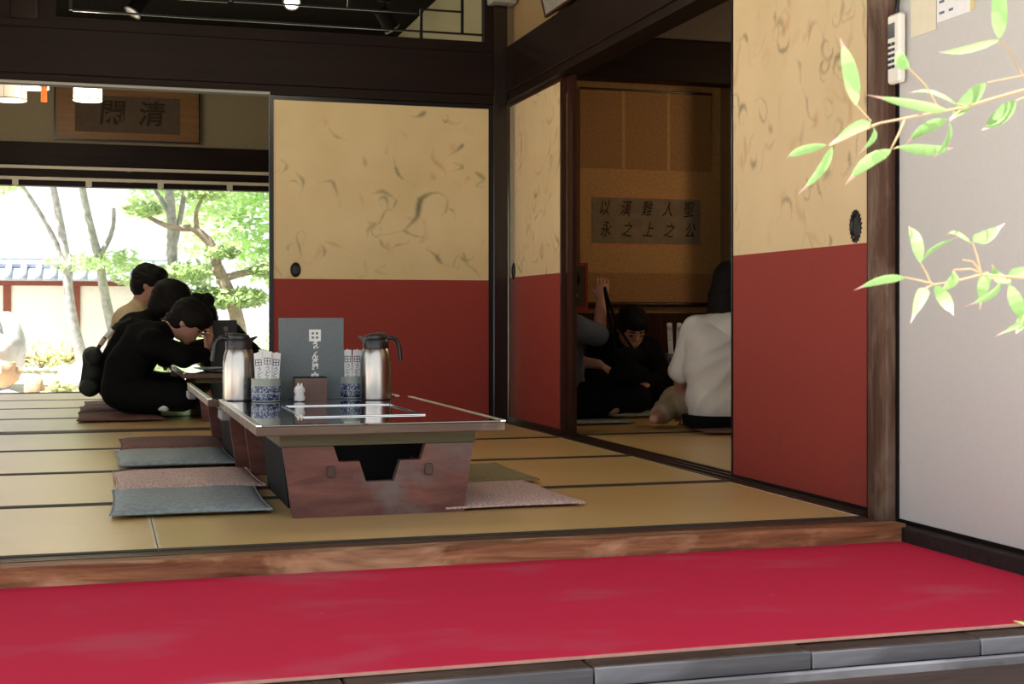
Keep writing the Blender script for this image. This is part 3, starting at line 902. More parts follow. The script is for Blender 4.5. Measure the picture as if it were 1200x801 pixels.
for k, (dx, dy, yw, ly) in enumerate(((-.022, -.020, -16, -3.5), (.000, -.028, -8, 0.5), (.023, -.018, 4, 5.0), (-.006, .010, 10, -2.0), (.014, .012, -20, 3.0))):
    front = k < 3
    packet('white paper chopstick packet at the %s of the full cup' % (('spout side', 'front', 'menu side')[k] if front else ('back towards the flask', 'back towards the menu')[k - 3]),
           (.562 + dx, 4.962 + dy, TZ + .008), R(yw), (R(-4 if front else 3), R(ly), 0), .166 + .005 * (k % 2) + (.006 if k == 3 else 0))
for k, (dx, dy, yw, ly) in enumerate(((-.017, -.016, -14, -2.0), (.009, -.020, -6, 2.0))):
    packet('white paper chopstick packet in the half hidden cup, %s' % ('next to the menu', 'next to the flask')[k], (.893 + dx, 5.072 + dy, TZ + .008), R(yw), (R(-3), R(ly), 0), .172)

# ------------------------------------------------------------------ menus
def menu(label, loc, rz, cloth, w=.236, h=.298, text=True, ink='white_ink'):
    o = empty('menu_book', loc, rz); tag(o, label, 'menu', 'upright menu books')
    box(-w / 2, w / 2, -.004, .000, 0, h, bev=.0012).build('front_cover', cloth, o)
    box(-w / 2, w / 2, .030, .034, 0, h, bev=.0012).build('back_cover', cloth, o)
    box(-w / 2, -w / 2 + .004, .0002, .0298, 0, h).build('spine', 'menu_dark', o)
    for k in range(4):
        box(-w / 2 + .006, w / 2 - .006, .003 + .0065 * k, .006 + .0065 * k, .004, h - .006).build('page', 'pale_paper', o)
    lx = .012
    if text:
        q = MB(); cz = h - .064; a = .0215
        # square crest: a rounded white square with four small openings
        t, hole = .0095, .0085
        xs = [-a, -a + t, -a + t + hole, a - t - hole, a - t, a]
        for j in range(5):
            for i in range(5):
                if i in (1, 3) and j in (1, 3): continue
                q.box(lx + xs[i], lx + xs[i + 1], -.0048, -.0041, cz + xs[j], cz + xs[j + 1])
        q.build('printed_crest', ink, o)
        for k, ch in enumerate('うどん本陣'):
            text_obj('printed_letter', ch, .0245, ink, o, (lx, -.0044, cz - .034 - .0205 * k), (R(90), 0, 0), shear=.12, thick=.0004, bold=.0013, sx=.92)
        q = MB(); bz = cz - .150
        for i, x in enumerate((-.015, -.0065, .0065, .015)):
            q.prism([(lx + x - .003, bz - .018), (lx + x + .003, bz - .018), (lx + x * .75 + .003, bz + .004), (lx + x * .75 - .003, bz + .004)], 'y', -.0048, -.0041)
        q.box(lx - .0135, lx + .0135, -.0048, -.0041, bz + .004, bz + .010); q.box(lx - .003, lx + .003, -.0048, -.0041, bz + .010, bz + .016)
        q.build('printed_crest', ink, o)
    else:
        q = MB(); q.box(lx - .012, lx + .012, -.0048, -.0041, h - .062, h - .038); q.box(lx - .004, lx + .004, -.0048, -.0041, h - .16, h - .066)
        q.build('printed_crest', 'stain_grey', o)
    return o
menu('slate grey menu with white crest and lettering between cups', (.739, 5.060, TZ), R(-3), 'menu_cloth')
menu('dark menu standing on the table in the back room', (.685, 8.22, TZ), R(-6), 'menu_dark', w=.150, h=.285, text=False)

# holder and small white ornament
hd = empty('menu_card_holder', (.722, 4.985, TZ)); tag(hd, 'small open brown box in front of the grey menu', 'box')
m = MB(); w, d, h, t = .057, .030, .082, .004
m.box(-w, w, -d, -d + t, 0, h); m.box(-w, w, d - t, d, 0, h); m.box(-w, -w + t, -d + t, d - t, 0, h); m.box(w - t, w, -d + t, d - t, 0, h); m.box(-w + t, w - t, -d + t, d - t, 0, t)
m.build('box_body', 'holder_brown', hd)
box(-w + t + .0005, w - t - .0005, -d + t + .0005, d - t - .0005, .060, .070).build('dark_inset', 'black_matte', hd)  # flat black plate across the inside, a little below the rim
m = MB(); m.box(-w - .0005, w + .0005, -d - .0005, -d + t, h, h + .003); m.box(-w - .0005, w + .0005, d - t, d + .0005, h, h + .003); m.box(-w - .0005, -w + t, -d + t, d - t, h, h + .003); m.box(w - t, w + .0005, -d + t, d - t, h, h + .003)
m.build('dark_lip', 'black_matte', hd)
m = MB(); n = 18; vs = []; fs_ = []
prof = [(.012, 0), (.019, .003), (.020, .014), (.016, .027), (.019, .037), (.017, .048), (.011, .055), (.004, .058)]
for k, (rr, z) in enumerate(prof):
    for j in range(n):
        a = 2 * PI * j / n
        q = rr * (1 + .20 * noise.noise((math.cos(a) * 2.2 + 4, math.sin(a) * 2.2, z * 70)))
        vs.append((q * math.cos(a), q * .8 * math.sin(a), z + .004 * noise.noise((a, z * 50, 9))))
for k in range(len(prof) - 1):
    for j in range(n): fs_.append((k * n + j, k * n + (j + 1) % n, (k + 1) * n + (j + 1) % n, (k + 1) * n + j))
fs_ += [tuple(reversed(range(n))), tuple(range((len(prof) - 1) * n, len(prof) * n))]
for i in range(len(vs)): vs[i] = (vs[i][0], vs[i][1], max(0, vs[i][2]))
m.add(vs, fs_)
wo = m.build('table_ornament', 'white_ink', None, (.677, 4.925, TZ), smooth=True)
tag(wo, 'small crumpled white ornament in front of the brown box', 'ornament')
MB().ball((-.006, -.004, .058), (.004, .003, .009)).ball((.006, -.004, .057), (.004, .003, .009)).build('peak', 'white_ink', wo, smooth=True)

# plate on the people's table
pl = MB().lathe([(.045, 0), (.060, .002), (.105, .012), (.108, .015), (.100, .013), (.055, .005), (.002, .004)], 32).build('plate', 'white_ink', None, (.60, 7.96, .2725), smooth=True)
tag(pl, 'white plate in front of the person leaning over in black', 'plate')
# chopsticks in the side room
sc = cup('blue banded cup of chopsticks on the side room table', (3.308, 7.68, TZ)); sc['group'] = 'blue and white chopstick cups'
for k in range(2):
    packet('white chopstick packet on the side room table, %s' % ('nearer the bowed person', 'nearer the person in white')[k], (3.290 + .036 * k, 7.668, TZ + .008), R(-20), (0, R(-3 + 6 * k), 0), .26, w=.030)

# ------------------------------------------------------------------ lamps
def lamp(label, loc, ztop, r, h, mat, power=None, tint=(1, .85, .64), group='drum pendant lamps', bulb=True):
    o = empty('pendant_lamp', loc); tag(o, label, 'lamp', group)
    MB().lathe([(r, 0), (r, h)], 36, caps=False).build('shade', mat, o, smooth=True)
    MB().lathe([(r - .004, .004), (.001, .003)], 36, caps=False).build('diffuser', 'lamp_paper' if mat == 'lamp_paper' else mat, o, smooth=True)
    rg = MB()
    for z in (.006, h - .003): rg.lathe([(r + .0005, z - .003), (r + .003, z - .003), (r + .003, z + .003), (r + .0005, z + .003)], 36, caps=False)
    rg.build('rim', 'rail_grey', o)
    for k in range(6):
        a = PI * k / 3 + .3
        MB().tube([(r * math.cos(a) * 1.01, r * math.sin(a) * 1.01, 0), (r * math.cos(a) * 1.01, r * math.sin(a) * 1.01, h)], .0018, 6).build('rib', 'rail_grey', o)
    MB().tube([(0, 0, h - .02), (0, 0, ztop - loc[2])], .004, 6).build('cord', 'black_plastic', o)
    MB().lathe([(.045, ztop - loc[2] - .025), (.05, ztop - loc[2] - .003)], 20).build('canopy', 'black_plastic', o)
    if power:
        ld = bpy.data.lights.new('lamp_light', 'POINT'); ld.energy = power; ld.color = tint; ld.shadow_soft_size = r * .8
        l = bpy.data.objects.new('lamp_light', ld); C.objects.link(l); l.parent = o; l.location = (0, 0, -.03 - r * .8)
    return o
lamp('bright white drum lamp hanging in front of the framed calligraphy', (-.085, 9.0, 1.925), CEIL, .086, .115, 'lamp_paper', 8)
lamp('dimmer ribbed drum lamp hanging near the orange tag', (-.560, 9.2, 1.935), CEIL, .105, .115, 'lamp_dim', 2)
lamp('bright drum lamp hung highest behind the lintel', (-.430, 9.6, 2.08), CEIL, .095, .11, 'lamp_paper', 6)
lamp('added drum lamp, out of view, lighting the flask table in the front room', (1.05, 5.2, 2.18), CEIL, .16, .18, 'lamp_paper', 10)  # added above the view to give the front room warm light
lamp('added drum lamp, out of view, lighting the cushions of the front room', (.0, 5.6, 2.18), CEIL, .16, .18, 'lamp_paper', 7)  # second unseen lamp, added for the same warm light
lamp('drum lamp in the side room', (4.35, 6.5, 1.95), CEIL, .16, .18, 'lamp_dim', 17, (1, .70, .40))
tg = MB(); tg.box(-.019, .019, -.004, .004, 0, .60); tgo = tg.build('orange_tag', 'orange_tag', None, (-.352, 9.2, 1.935))
tgo.scale = (1, 1, 1); tag(tgo, 'narrow orange strip hanging beside the drum lamps', 'tag')
MB().tube([(0, 0, .60), (0, 0, CEIL - 1.935)], .002, 6).build('string', 'black_plastic', tgo)

def spot(label, loc, tilt, yaw, lit):
    o = empty('track_spotlight', loc, yaw); tag(o, label, 'spotlight', 'black ceiling spotlights')
    Mx = Matrix.Rotation(tilt, 3, 'Y')
    def TR(mb):
        mb.v = [tuple(Mx @ Vector(p) - Vector((0, 0, .10))) for p in mb.v]; return mb
    TR(MB().lathe([(.030, .06), (.045, .05), (.052, -.09), (.050, -.095)], 24, caps=True)).build('housing', 'black_matte', o, smooth=True)
    TR(MB().lathe([(.0525, -.088), (.056, -.090), (.056, -.097), (.0525, -.098)], 24, caps=False)).build('rim', 'rail_grey', o)
    TR(MB().lathe([(.046, -.0955), (.001, -.0965)], 24, caps=False)).build('lens', 'lamp_bulb' if lit else 'glass_grey', o)
    MB().tube([(0, 0, -.07), (0, 0, .02)], .008, 8).build('stem', 'black_matte', o)
    box(-.05, .05, -.018, .018, .0, .032).build('track_adapter', 'black_matte', o)
    return o
spot('dark spotlight over the dark end of the ceiling', (.235, 9.0, 2.665), R(35), R(20), False)
spot('spotlight shining brightly among the dark ones', (1.125, 8.62, 2.665), R(-62), R(-90), True)
spot('dark spotlight beside the cream wall of the back room', (1.80, 9.0, 2.665), R(40), R(200), False)

# ------------------------------------------------------------------ framed pictures, scroll
fr_ = empty('framed_calligraphy', (.193, YF - .003, 1.915)); tag(fr_, 'wide brown framed calligraphy above the garden opening', 'picture')
m = MB(); W, H = .538, .41; t = .012
m.box(-W, W, -.03, 0, 0, t); m.box(-W, W, -.03, 0, H - t, H); m.box(-W, -W + t, -.03, 0, t, H - t); m.box(W - t, W, -.03, 0, t, H - t)
m.build('frame', 'black_lacquer', fr_)
box(-W + t, W - t, -.02, -.004, t, H - t).build('mount', 'frame_wood', fr_)
box(-.388, .388, -.0215, -.0205, .066, .345).build('paper', 'old_paper_dark', fr_)
for k, ch in enumerate('清閑'):
    text_obj('brush_character', ch, .20, 'ink_faint', fr_, (.17 - .29 * k, -.0222, .205), (R(90), 0, 0), shear=.1, bold=.004)
# leaning picture above the side doors
lp = empty('leaning_picture', (2.096, 6.405, 2.040), R(-90)); tag(lp, 'framed glazed picture leaning out above the side room lintel', 'picture')
TILT = Matrix.Rotation(R(14), 3, 'X')
def tilt(mb): mb.v = [tuple(TILT @ Vector(p)) for p in mb.v]; return mb
m = MB(); m.box(0, 1.1, -.02, .0, 0, .012); m.box(0, 1.1, -.02, .0, .40, .415); m.box(0, .012, -.02, 0, .012, .40); m.box(1.088, 1.1, -.02, 0, .012, .40)
tilt(m).build('frame', 'stile', lp)
tilt(box(.012, 1.088, -.015, -.005, .012, .40)).build('glazed_sheet', 'glass_grey', lp)
# small box in the high corner
wb = empty('corner_wall_box', (2.035, 7.11, 2.2605)); tag(wb, 'pale grey box fixed high above the black corner post', 'wall box')
box(-.035, .105, -.03, .15, 0, .16, bev=.006).build('casing', 'rail_grey', wb)
box(-.02, .09, -.034, -.0301, .03, .035).build('seam', 'white_ink', wb)
# hanging scroll
hs = empty('hanging_scroll', (3.345, 8.10, .655)); tag(hs, 'wide brown hanging scroll with a calligraphy panel in the alcove', 'scroll')
W = .452
box(-W, W, .100, .104, 0, .20).build('lower_cloth', 'brocade_dark', hs)
box(-W, W, .0985, .1035, .2005, .86).build('middle_cloth', 'brocade', hs)
box(-W, W, .100, .104, .8605, 1.36).build('upper_cloth', 'brocade_dark', hs)
for x in (-.16, .15): box(x - .012, x + .012, .0975, .0995, .862, 1.36).build('hanging_strip', 'brocade', hs)
MB().tube([(-W - .03, .096, .0), (W + .03, .096, .0)], .014, 12).build('roller', 'stile', hs, smooth=True)
MB().tube([(-W, .1, 1.365), (W, .1, 1.365)], .008, 8).build('top_rod', 'stile', hs)
box(-.374, .374, .0965, .0983, .360, .700).build('silk_border', 'orange_silk', hs)
box(-.374, .374, .0950, .0963, .386, .678).build('written_sheet', 'old_paper', hs)
cols = ['聖公', '人之', '難上', '漢之', '以永']
for k, pair in enumerate(cols):
    for j, ch in enumerate(pair):
        text_obj('brush_character', ch, .105, 'ink_faint', hs, (.285 - .145 * k + (.01 if j else 0), .0945, .605 - .135 * j), (R(90), R(random.uniform(-8, 8)), 0), shear=.3, sx=.7, bold=.0004)
rp = empty('red_framed_panel', (2.835, 8.06, .62)); tag(rp, 'small red framed panel standing in the alcove beside the scroll', 'panel')
m = MB(); m.box(-.06, .06, 0, .015, 0, .02); m.box(-.06, .06, 0, .015, .27, .29); m.box(-.06, -.042, 0, .015, .02, .27); m.box(.042, .06, 0, .015, .02, .27)
m.build('frame', 'red_lacquer', rp); box(-.042, .042, .004, .011, .02, .27).build('inner_board', 'old_paper_dark', rp)
box(-.07, .07, -.005, .045, -.018, -.001).build('foot', 'red_lacquer', rp)

# ------------------------------------------------------------------ curtain rails over the garden opening
def crail(label, z, y, mat, clips):
    o = empty('curtain_rail', (0, y, z)); tag(o, label, 'curtain rail', 'curtain rails over the garden opening')
    box(XL, 2.1, -.008, .008, -.012, .012, bev=.002).build('rail', mat, o)
    for x in clips:
        c = box(-.022, .022, -.012, -.0085, -.055, -.006).build('clip', 'rail_white', o, (x, 0, 0))
        MB().tube([(0, -.010, -.055), (0, -.010, -.066)], .006, 8).build('runner', 'rail_white', c)
    for x in (-1.6, .2, 1.9):
        box(x - .015, x + .015, .0085, .019, -.014, .014).build('bracket', mat, o)
    return o
crail('upper plain pale rail above the garden opening', 1.703, YF - .010, 'rail_white', [])
crail('lower rail carrying pale clips above the garden opening', 1.618, YF - .010, 'rail_white', [-1.68, -1.15, -.622, -.096, .433, .957, 1.48])

# ------------------------------------------------------------------ remote and papers on the white panel
rc = empty('remote_control', (2.167, 3.447, 1.232), R(-90)); tag(rc, 'white air conditioner remote in a wall holder on the off white panel', 'remote')
box(0, .062, -.026, -.002, 0, .196, bev=.006).build('casing', 'remote_white', rc)
box(.006, .040, -.0268, -.0262, .128, .170).build('screen', 'remote_dark', rc)
for j in range(6):
    for i in range(2):
        if j == 0:
            continue
        box(.007 + .018 * i, .022 + .018 * i, -.0275, -.0262, .122 - .016 * j, .131 - .016 * j).build('button', 'remote_dark', rc)
for i in range(3): box(.007 + .012 * i, .016 + .012 * i, -.0275, -.0262, .110, .122).build('button', 'remote_white', rc)
MB().tube([(.03, -.012, .196), (.034, -.010, .23), (.028, -.006, .30)], .005, 6).build('cord', 'black_plastic', rc)
sh1 = box(0, .122, -.0028, -.0015, 0, .23).build('paper_sheet', 'pale_paper', None, (2.173, 3.372, 1.352)); sh1.rotation_euler = (0, 0, R(-90)); tag(sh1, 'blank cream sheet pinned beside the remote', 'paper')
MB().ball((.06, -.003, .21), .004).build('pin', 'red_lacquer', sh1)
sh2 = box(0, .150, -.0031, -.0015, 0, .26).build('paper_notice', 'white_paper', None, (2.173, 3.246, 1.368)); sh2.rotation_euler = (0, 0, R(-90)); tag(sh2, 'printed white notice with a yellow edge', 'paper')
box(.150, .165, -.0031, -.0015, 0.004, .26).build('yellow_edge', 'yellow_paper', sh2)
q = MB()
for k in range(5):
    for (a, b_) in ((.012, .035), (.055, .075), (.09, .135)):
        if (k + int(a * 100)) % 3: q.box(a, b_, -.0036, -.0032, .02 + .03 * k, .027 + .03 * k)
q.build('printed_marks', 'ink_blue', sh2)

# ------------------------------------------------------------------ people
class SD:
    """limbs as signed distances, blended into one continuous skin"""
    def __init__(self, k=.018):
        self.p = []; self.k = k
    def ball(self, c, r, rot=None, k=None):
        r = r if hasattr(r, '__len__') else (r, r, r)
        M = rot if rot is not None else Matrix.Identity(3)
        self.p.append(('e', np.array(c, float), np.array(r, float), np.array(M, float), self.k if k is None else k)); return self
    def capsule(self, a, ra, b, rb, k=None):
        self.p.append(('c', np.array(a, float), ra, np.array(b, float), rb, self.k if k is None else k)); return self
    def surface(self, h):
        lo = np.full(3, 1e9); hi = -lo; bb = []
        for q in self.p:
            if q[0] == 'e': a, b = q[1] - q[2].max(), q[1] + q[2].max()
            else: a, b = np.minimum(q[1] - q[2], q[3] - q[4]), np.maximum(q[1] + q[2], q[3] + q[4])
            bb.append((a, b)); lo = np.minimum(lo, a); hi = np.maximum(hi, b)
        lo = lo - 3 * h - .01; n = np.ceil((hi + .01 + 3 * h - lo) / h).astype(int) + 1
        F = np.full(n, .05, np.float32)
        ax = [(lo[i] + h * np.arange(n[i])).astype(np.float32) for i in range(3)]
        for q, (a, b) in zip(self.p, bb):
            k = q[-1]; m = k + 2 * h
            i0 = np.maximum(((a - m - lo) / h).astype(int), 0); i1 = np.minimum(np.ceil((b + m - lo) / h).astype(int) + 1, n)
            sl = tuple(slice(i0[i], i1[i]) for i in range(3))
            X, Y, Z = ax[0][sl[0]][:, None, None], ax[1][sl[1]][None, :, None], ax[2][sl[2]][None, None, :]
            if q[0] == 'e':
                c, r, M = q[1], q[2], q[3]; x, y, z = X - c[0], Y - c[1], Z - c[2]
                L = [(x * M[0, i] + y * M[1, i] + z * M[2, i]) / r[i] for i in range(3)]
                k0 = np.sqrt(L[0] ** 2 + L[1] ** 2 + L[2] ** 2) + 1e-6
                k1 = np.sqrt((L[0] / r[0]) ** 2 + (L[1] / r[1]) ** 2 + (L[2] / r[2]) ** 2) + 1e-6
                D = k0 * (k0 - 1) / k1
            else:
                p, ra, e, rb = q[1], q[2], q[3], q[4]; d = e - p; dd = max(float(d @ d), 1e-9)
                t = np.clip(((X - p[0]) * d[0] + (Y - p[1]) * d[1] + (Z - p[2]) * d[2]) / dd, 0, 1)
                D = np.sqrt((X - p[0] - t * d[0]) ** 2 + (Y - p[1] - t * d[1]) ** 2 + (Z - p[2] - t * d[2]) ** 2) - (ra + (rb - ra) * t)
            G = F[sl]
            w = np.clip(.5 + .5 * (G - D) / k, 0, 1)
            F[sl] = G + (D - G) * w - k * w * (1 - w)
        S = F < 0
        cs = np.zeros(n - 1, np.int8)
        for dx in (0, 1):
            for dy in (0, 1):
                for dz in (0, 1):
                    cs += S[dx:n[0] - 1 + dx, dy:n[1] - 1 + dy, dz:n[2] - 1 + dz]
        act = np.argwhere((cs > 0) & (cs < 8))
        idx = np.full(n - 1, -1, np.int64); idx[tuple(act.T)] = np.arange(len(act))
        acc = np.zeros((len(act), 3)); cnt = np.zeros(len(act))
        for axis in range(3):
            o1, o2 = [i for i in range(3) if i != axis]
            for u in (0, 1):
                for v in (0, 1):
                    p0 = act.copy(); p0[:, o1] += u; p0[:, o2] += v
                    p1 = p0.copy(); p1[:, axis] += 1
                    f0 = F[tuple(p0.T)].astype(float); f1 = F[tuple(p1.T)].astype(float)
                    x = (f0 < 0) != (f1 < 0)
                    t = np.where(x, f0 / np.where(x, f0 - f1, 1), 0)
                    pt = p0.astype(float); pt[:, axis] += t
                    acc[x] += pt[x]; cnt[x] += 1
        vs = lo + h * acc / np.maximum(cnt, 1)[:, None]
        quads = []
        for axis in range(3):
            o1, o2 = (axis + 1) % 3, (axis + 2) % 3
            a = [slice(None)] * 3; b = [slice(None)] * 3
            a[axis] = slice(0, -1); b[axis] = slice(1, None)
            e = np.argwhere(S[tuple(a)] != S[tuple(b)])
            q = np.zeros((len(e), 4), np.int64)
            for c, (u, v) in enumerate(((0, 0), (1, 0), (1, 1), (0, 1))):
                p = e.copy(); p[:, o1] -= u; p[:, o2] -= v; q[:, c] = idx[tuple(p.T)]
            flip = ~S[tuple(e.T)]
            q[flip] = q[flip][:, ::-1]
            quads.append(q[:, ::-1])
        return vs, np.concatenate(quads)
def remeshed(name, sd, mat, parent, voxel=.008, unused=0, wrinkle=0.0, wscale=9.0, seed=0.0, clip=None):
    vs, fs = sd.surface(voxel)
    if clip: vs[:, 2] = np.clip(vs[:, 2], clip[0], clip[1])
    out = bpy.data.meshes.new(name)
    out.from_pydata(vs.tolist(), [], fs[:, ::-1].tolist()); out.update()
    if wrinkle:
        nr = [v.normal.copy() for v in out.vertices]
        for v, n_ in zip(out.vertices, nr):
            p = v.co
            a = p.z * .75 + p.x * .5 + p.y * .4
            q = .6 * noise.noise((p.x * wscale + seed, p.y * wscale, p.z * wscale * .55)) + .8 * (1 - 2.2 * abs(noise.noise((p.x * wscale * .55 + seed, p.y * wscale * .55, a * wscale * 1.5))))
            v.co = p + n_ * wrinkle * q
        if clip:
            for v in out.vertices: v.co.z = min(max(v.co.z, clip[0]), clip[1])
        out.update()
    out.materials.append(MATS[mat])
    out.polygons.foreach_set('use_smooth', [True] * len(out.polygons))
    o = bpy.data.objects.new(name, out); C.objects.link(o)
    o.parent = parent
    return o
V = Vector
def hand(mb, wrist, d, n, curl=.6, thumb=1):
    """palm and five fingers from the wrist along d; n points out of the back of the hand"""
    d = V(d).normalized(); n = V(n); n = (n - d * n.dot(d)).normalized(); s = d.cross(n) * thumb
    w = V(wrist)
    Mt = Matrix((d, s, n)).transposed()
    mb.ball(w + d * .045, (.046, .039, .015), Mt)
    for k, (off, ln) in enumerate(((-.029, .062), (-.010, .074), (.010, .078), (.029, .070))):
        p = w + d * .080 + s * off
        a = p + (d * math.cos(curl * .5) - n * math.sin(curl * .5)) * ln * .45
        b = a + (d * math.cos(curl * 1.3) - n * math.sin(curl * 1.3)) * ln * .32
        c = b + (d * math.cos(curl * 2.0) - n * math.sin(curl * 2.0)) * ln * .26
        mb.capsule(p - d * .02, .0088, a, .0082, .004); mb.capsule(a, .0082, b, .0075, .003); mb.capsule(b, .0075, c, .0065, .003)
    p = w + d * .022 + s * .030
    a = p + (d * .6 + s * .75 - n * .25) * .036
    b = a + (d * .9 + s * .15 - n * .35) * .028
    mb.capsule(p, .0115, a, .0095, .006); mb.capsule(a, .0095, b, .008, .003)
def person(label, loc, heading, J, shirt, pants, hair_kind='short', sleeve=1.0, shoe=None, sitz=0.0, headrot=(0, 0), wr=.004, long_sleeve=False, group=None):
    """local frame: +x the way the person faces, +y their left, z up"""
    o = empty('person', loc, heading); tag(o, label, 'person', group)
    P = {k: V(v) for k, v in J.items() if not k.startswith('curl')}
    hm = Matrix.Rotation(headrot[1], 3, 'Z') @ Matrix.Rotation(headrot[0], 3, 'Y')
    hc = P['head']
    def H(x, y, z): return hc + hm @ V((x, y, z))
    b = SD(.022)
    # trunk
    b.ball(P['pelvis'], (.115, .155, .105)); b.capsule(P['pelvis'], .115, P['belly'], .108); b.capsule(P['belly'], .108, P['chest'], .115)
    b.capsule(P['chest'] + (P['sh_l'] - P['chest']) * .45, .085, P['chest'] + (P['sh_r'] - P['chest']) * .45, .085)
    b.capsule(P['chest'], .07, P['sh_l'], .058); b.capsule(P['chest'], .07, P['sh_r'], .058)
    b.capsule(P['neck'], .052, H(-.02, 0, -.05), .048)
    # head
    b.ball(hc, (.096, .076, .108), hm); b.ball(H(.028, 0, -.055), (.062, .056, .058), hm); b.ball(H(.062, 0, -.092), (.022, .024, .018), hm)
    b.ball(H(.100, 0, -.022), (.017, .012, .012), hm, .008); b.ball(H(.094, 0, .002), (.010, .008, .024), hm, .008)
    for s in (-1, 1): b.ball(H(-.005, s * .078, -.008), (.020, .009, .031), hm, .006)
    b.ball(H(.086, 0, -.060), (.010, .022, .008), hm)
    for s, q in (('l', 1), ('r', -1)):
        b.capsule(P['sh_' + s], .050, P['el_' + s], .040); b.capsule(P['el_' + s], .040, P['ha_' + s], .026)
        dv = P['ha_' + s] - P['el_' + s]
        hn = V(J.get('hn_' + s, (0, 0, 1)))
        hd_ = V(J['hd_' + s]) if 'hd_' + s in J else dv
        hand(b, P['ha_' + s], hd_, hn, J.get('curl_' + s, .6), q)
        b.capsule(P['pelvis'] + V((.02, .085 * q, -.02)), .088, P['kn_' + s], .060)
        b.capsule(P['kn_' + s], .058, P['an_' + s], .038)
        b.capsule(P['an_' + s], .038, P['toe_' + s], .026)
    remeshed('body', b, 'skin', o, .0062, 3)
    # clothes
    c = SD(.03); e = .014
    c.ball(P['pelvis'] + V((0, 0, .02)), (.125, .165, .10)); c.capsule(P['pelvis'] + V((0, 0, .02)), .122, P['belly'], .116 + e * .4); c.capsule(P['belly'], .118, P['chest'], .122 + e * .4)
    c.capsule(P['chest'] + (P['sh_l'] - P['chest']) * .45, .094, P['chest'] + (P['sh_r'] - P['chest']) * .45, .094)
    for s in 'lr':
        c.capsule(P['chest'], .085, P['sh_' + s], .070)
        if long_sleeve:
            c.capsule(P['sh_' + s], .066, P['el_' + s], .056); c.capsule(P['el_' + s], .056, P['el_' + s].lerp(P['ha_' + s], .93), .040)
        else:
            c.capsule(P['sh_' + s], .066, P['sh_' + s].lerp(P['el_' + s], sleeve), .060)
    c.capsule(P['chest'], .08, P['chest'].lerp(P['neck'], .8), .062)
    sh = remeshed('shirt', c, shirt, o, .0095, 3, wr, seed=loc[0] * 7)
    c = SD(.03)
    c.ball(P['pelvis'] + V((0, 0, -.012)), (.130, .170, .105))
    for s, q in (('l', 1), ('r', -1)):
        c.capsule(P['pelvis'] + V((.02, .085 * q, -.02)), .098, P['kn_' + s], .072); c.capsule(P['kn_' + s], .070, P['kn_' + s].lerp(P['an_' + s], .92), .052)
    remeshed('trousers', c, pants, o, .010, 3, wr, clip=(.003, 9))
    if shoe:
        c = SD(.03)
        for s in 'lr': c.capsule(P['an_' + s], .042, P['toe_' + s], .031)
        remeshed('socks', c, shoe, o, .007, clip=(.002, 9))
    # hair
    h = SD(.016)
    h.ball(H(-.018, 0, .040), (.100, .086, .092), hm); h.ball(H(-.042, 0, -.012), (.072, .086, .088), hm)
    h.ball(H(.050, 0, .078), (.052, .072, .040), hm); h.ball(H(.078, 0, .058), (.026, .060, .030), hm)
    for s in (-1, 1):
        h.ball(H(.020, s * .068, .030), (.045, .024, .045), hm); h.ball(H(.0, s * .076, -.002 + .03), (.018, .014, .035), hm)
    if hair_kind == 'bob':
        h.ball(H(-.045, 0, -.07), (.075, .098, .105), hm); h.ball(H(-.04, 0, -.135), (.062, .105, .075), hm)
        for s in (-1, 1): h.ball(H(.01, s * .085, -.07), (.058, .026, .105), hm)
    elif hair_kind == 'bun':
        h.ball(H(-.105, 0, .02), (.050, .050, .050), hm); h.ball(H(-.03, 0, -.06), (.062, .080, .075), hm)
    elif hair_kind == 'full':
        h.ball(H(-.03, 0, -.045), (.080, .092, .085), hm); h.ball(H(.01, 0, .06), (.098, .092, .080), hm)
        for s in (-1, 1): h.ball(H(.035, s * .074, .0), (.040, .020, .055), hm)
    elif hair_kind == 'tied':
        h.ball(H(-.06, 0, -.03), (.055, .06, .06), hm); h.ball(H(.01, 0, .055), (.104, .090, .075), hm)
    remeshed('hair', h, 'hair', o, .007, 2, .005, 26)
    for s in (-1, 1):
        MB().ball(H(.088, s * .031, -.004), (.009, .013, .005), hm).build('eye', 'eye', o, smooth=True)
        MB().capsule(H(.095, s * .018, .018), .004, H(.084, s * .046, .018), .003).build('eyebrow', 'hair', o, smooth=True)
    MB().ball(H(.093, 0, -.060), (.006, .021, .0055), hm).build('mouth', 'lips', o, smooth=True)
    return o
# leaning over the table, all in black
J1 = dict(pelvis=(-.01, 0, .135), belly=(.01, 0, .27), chest=(.10, 0, .40), neck=(.23, 0, .475), head=(.335, 0, .520), sh_l=(.13, .155, .405), sh_r=(.13, -.155, .405),
          el_l=(.30, .19, .335), el_r=(.30, -.17, .325), ha_l=(.445, .05, .385), ha_r=(.43, -.035, .335), hd_l=(.3, -.6, .7), hd_r=(.3, .5, .75), hn_l=(1, 0, 0), hn_r=(1, 0, .2), curl_r=.9, curl_l=.9,
          kn_l=(.29, .20, .095), kn_r=(.29, -.20, .10), an_l=(.10, -.10, .075), an_r=(.16, .02, .070), toe_l=(.20, -.20, .055), toe_r=(.24, .12, .055))
p1 = person('person in black bent low over the back room table', (.135, 8.04, .028), 0, J1, 'cloth_black', 'cloth_black', 'tied', shoe='sock', headrot=(R(38), R(-14)), long_sleeve=True)
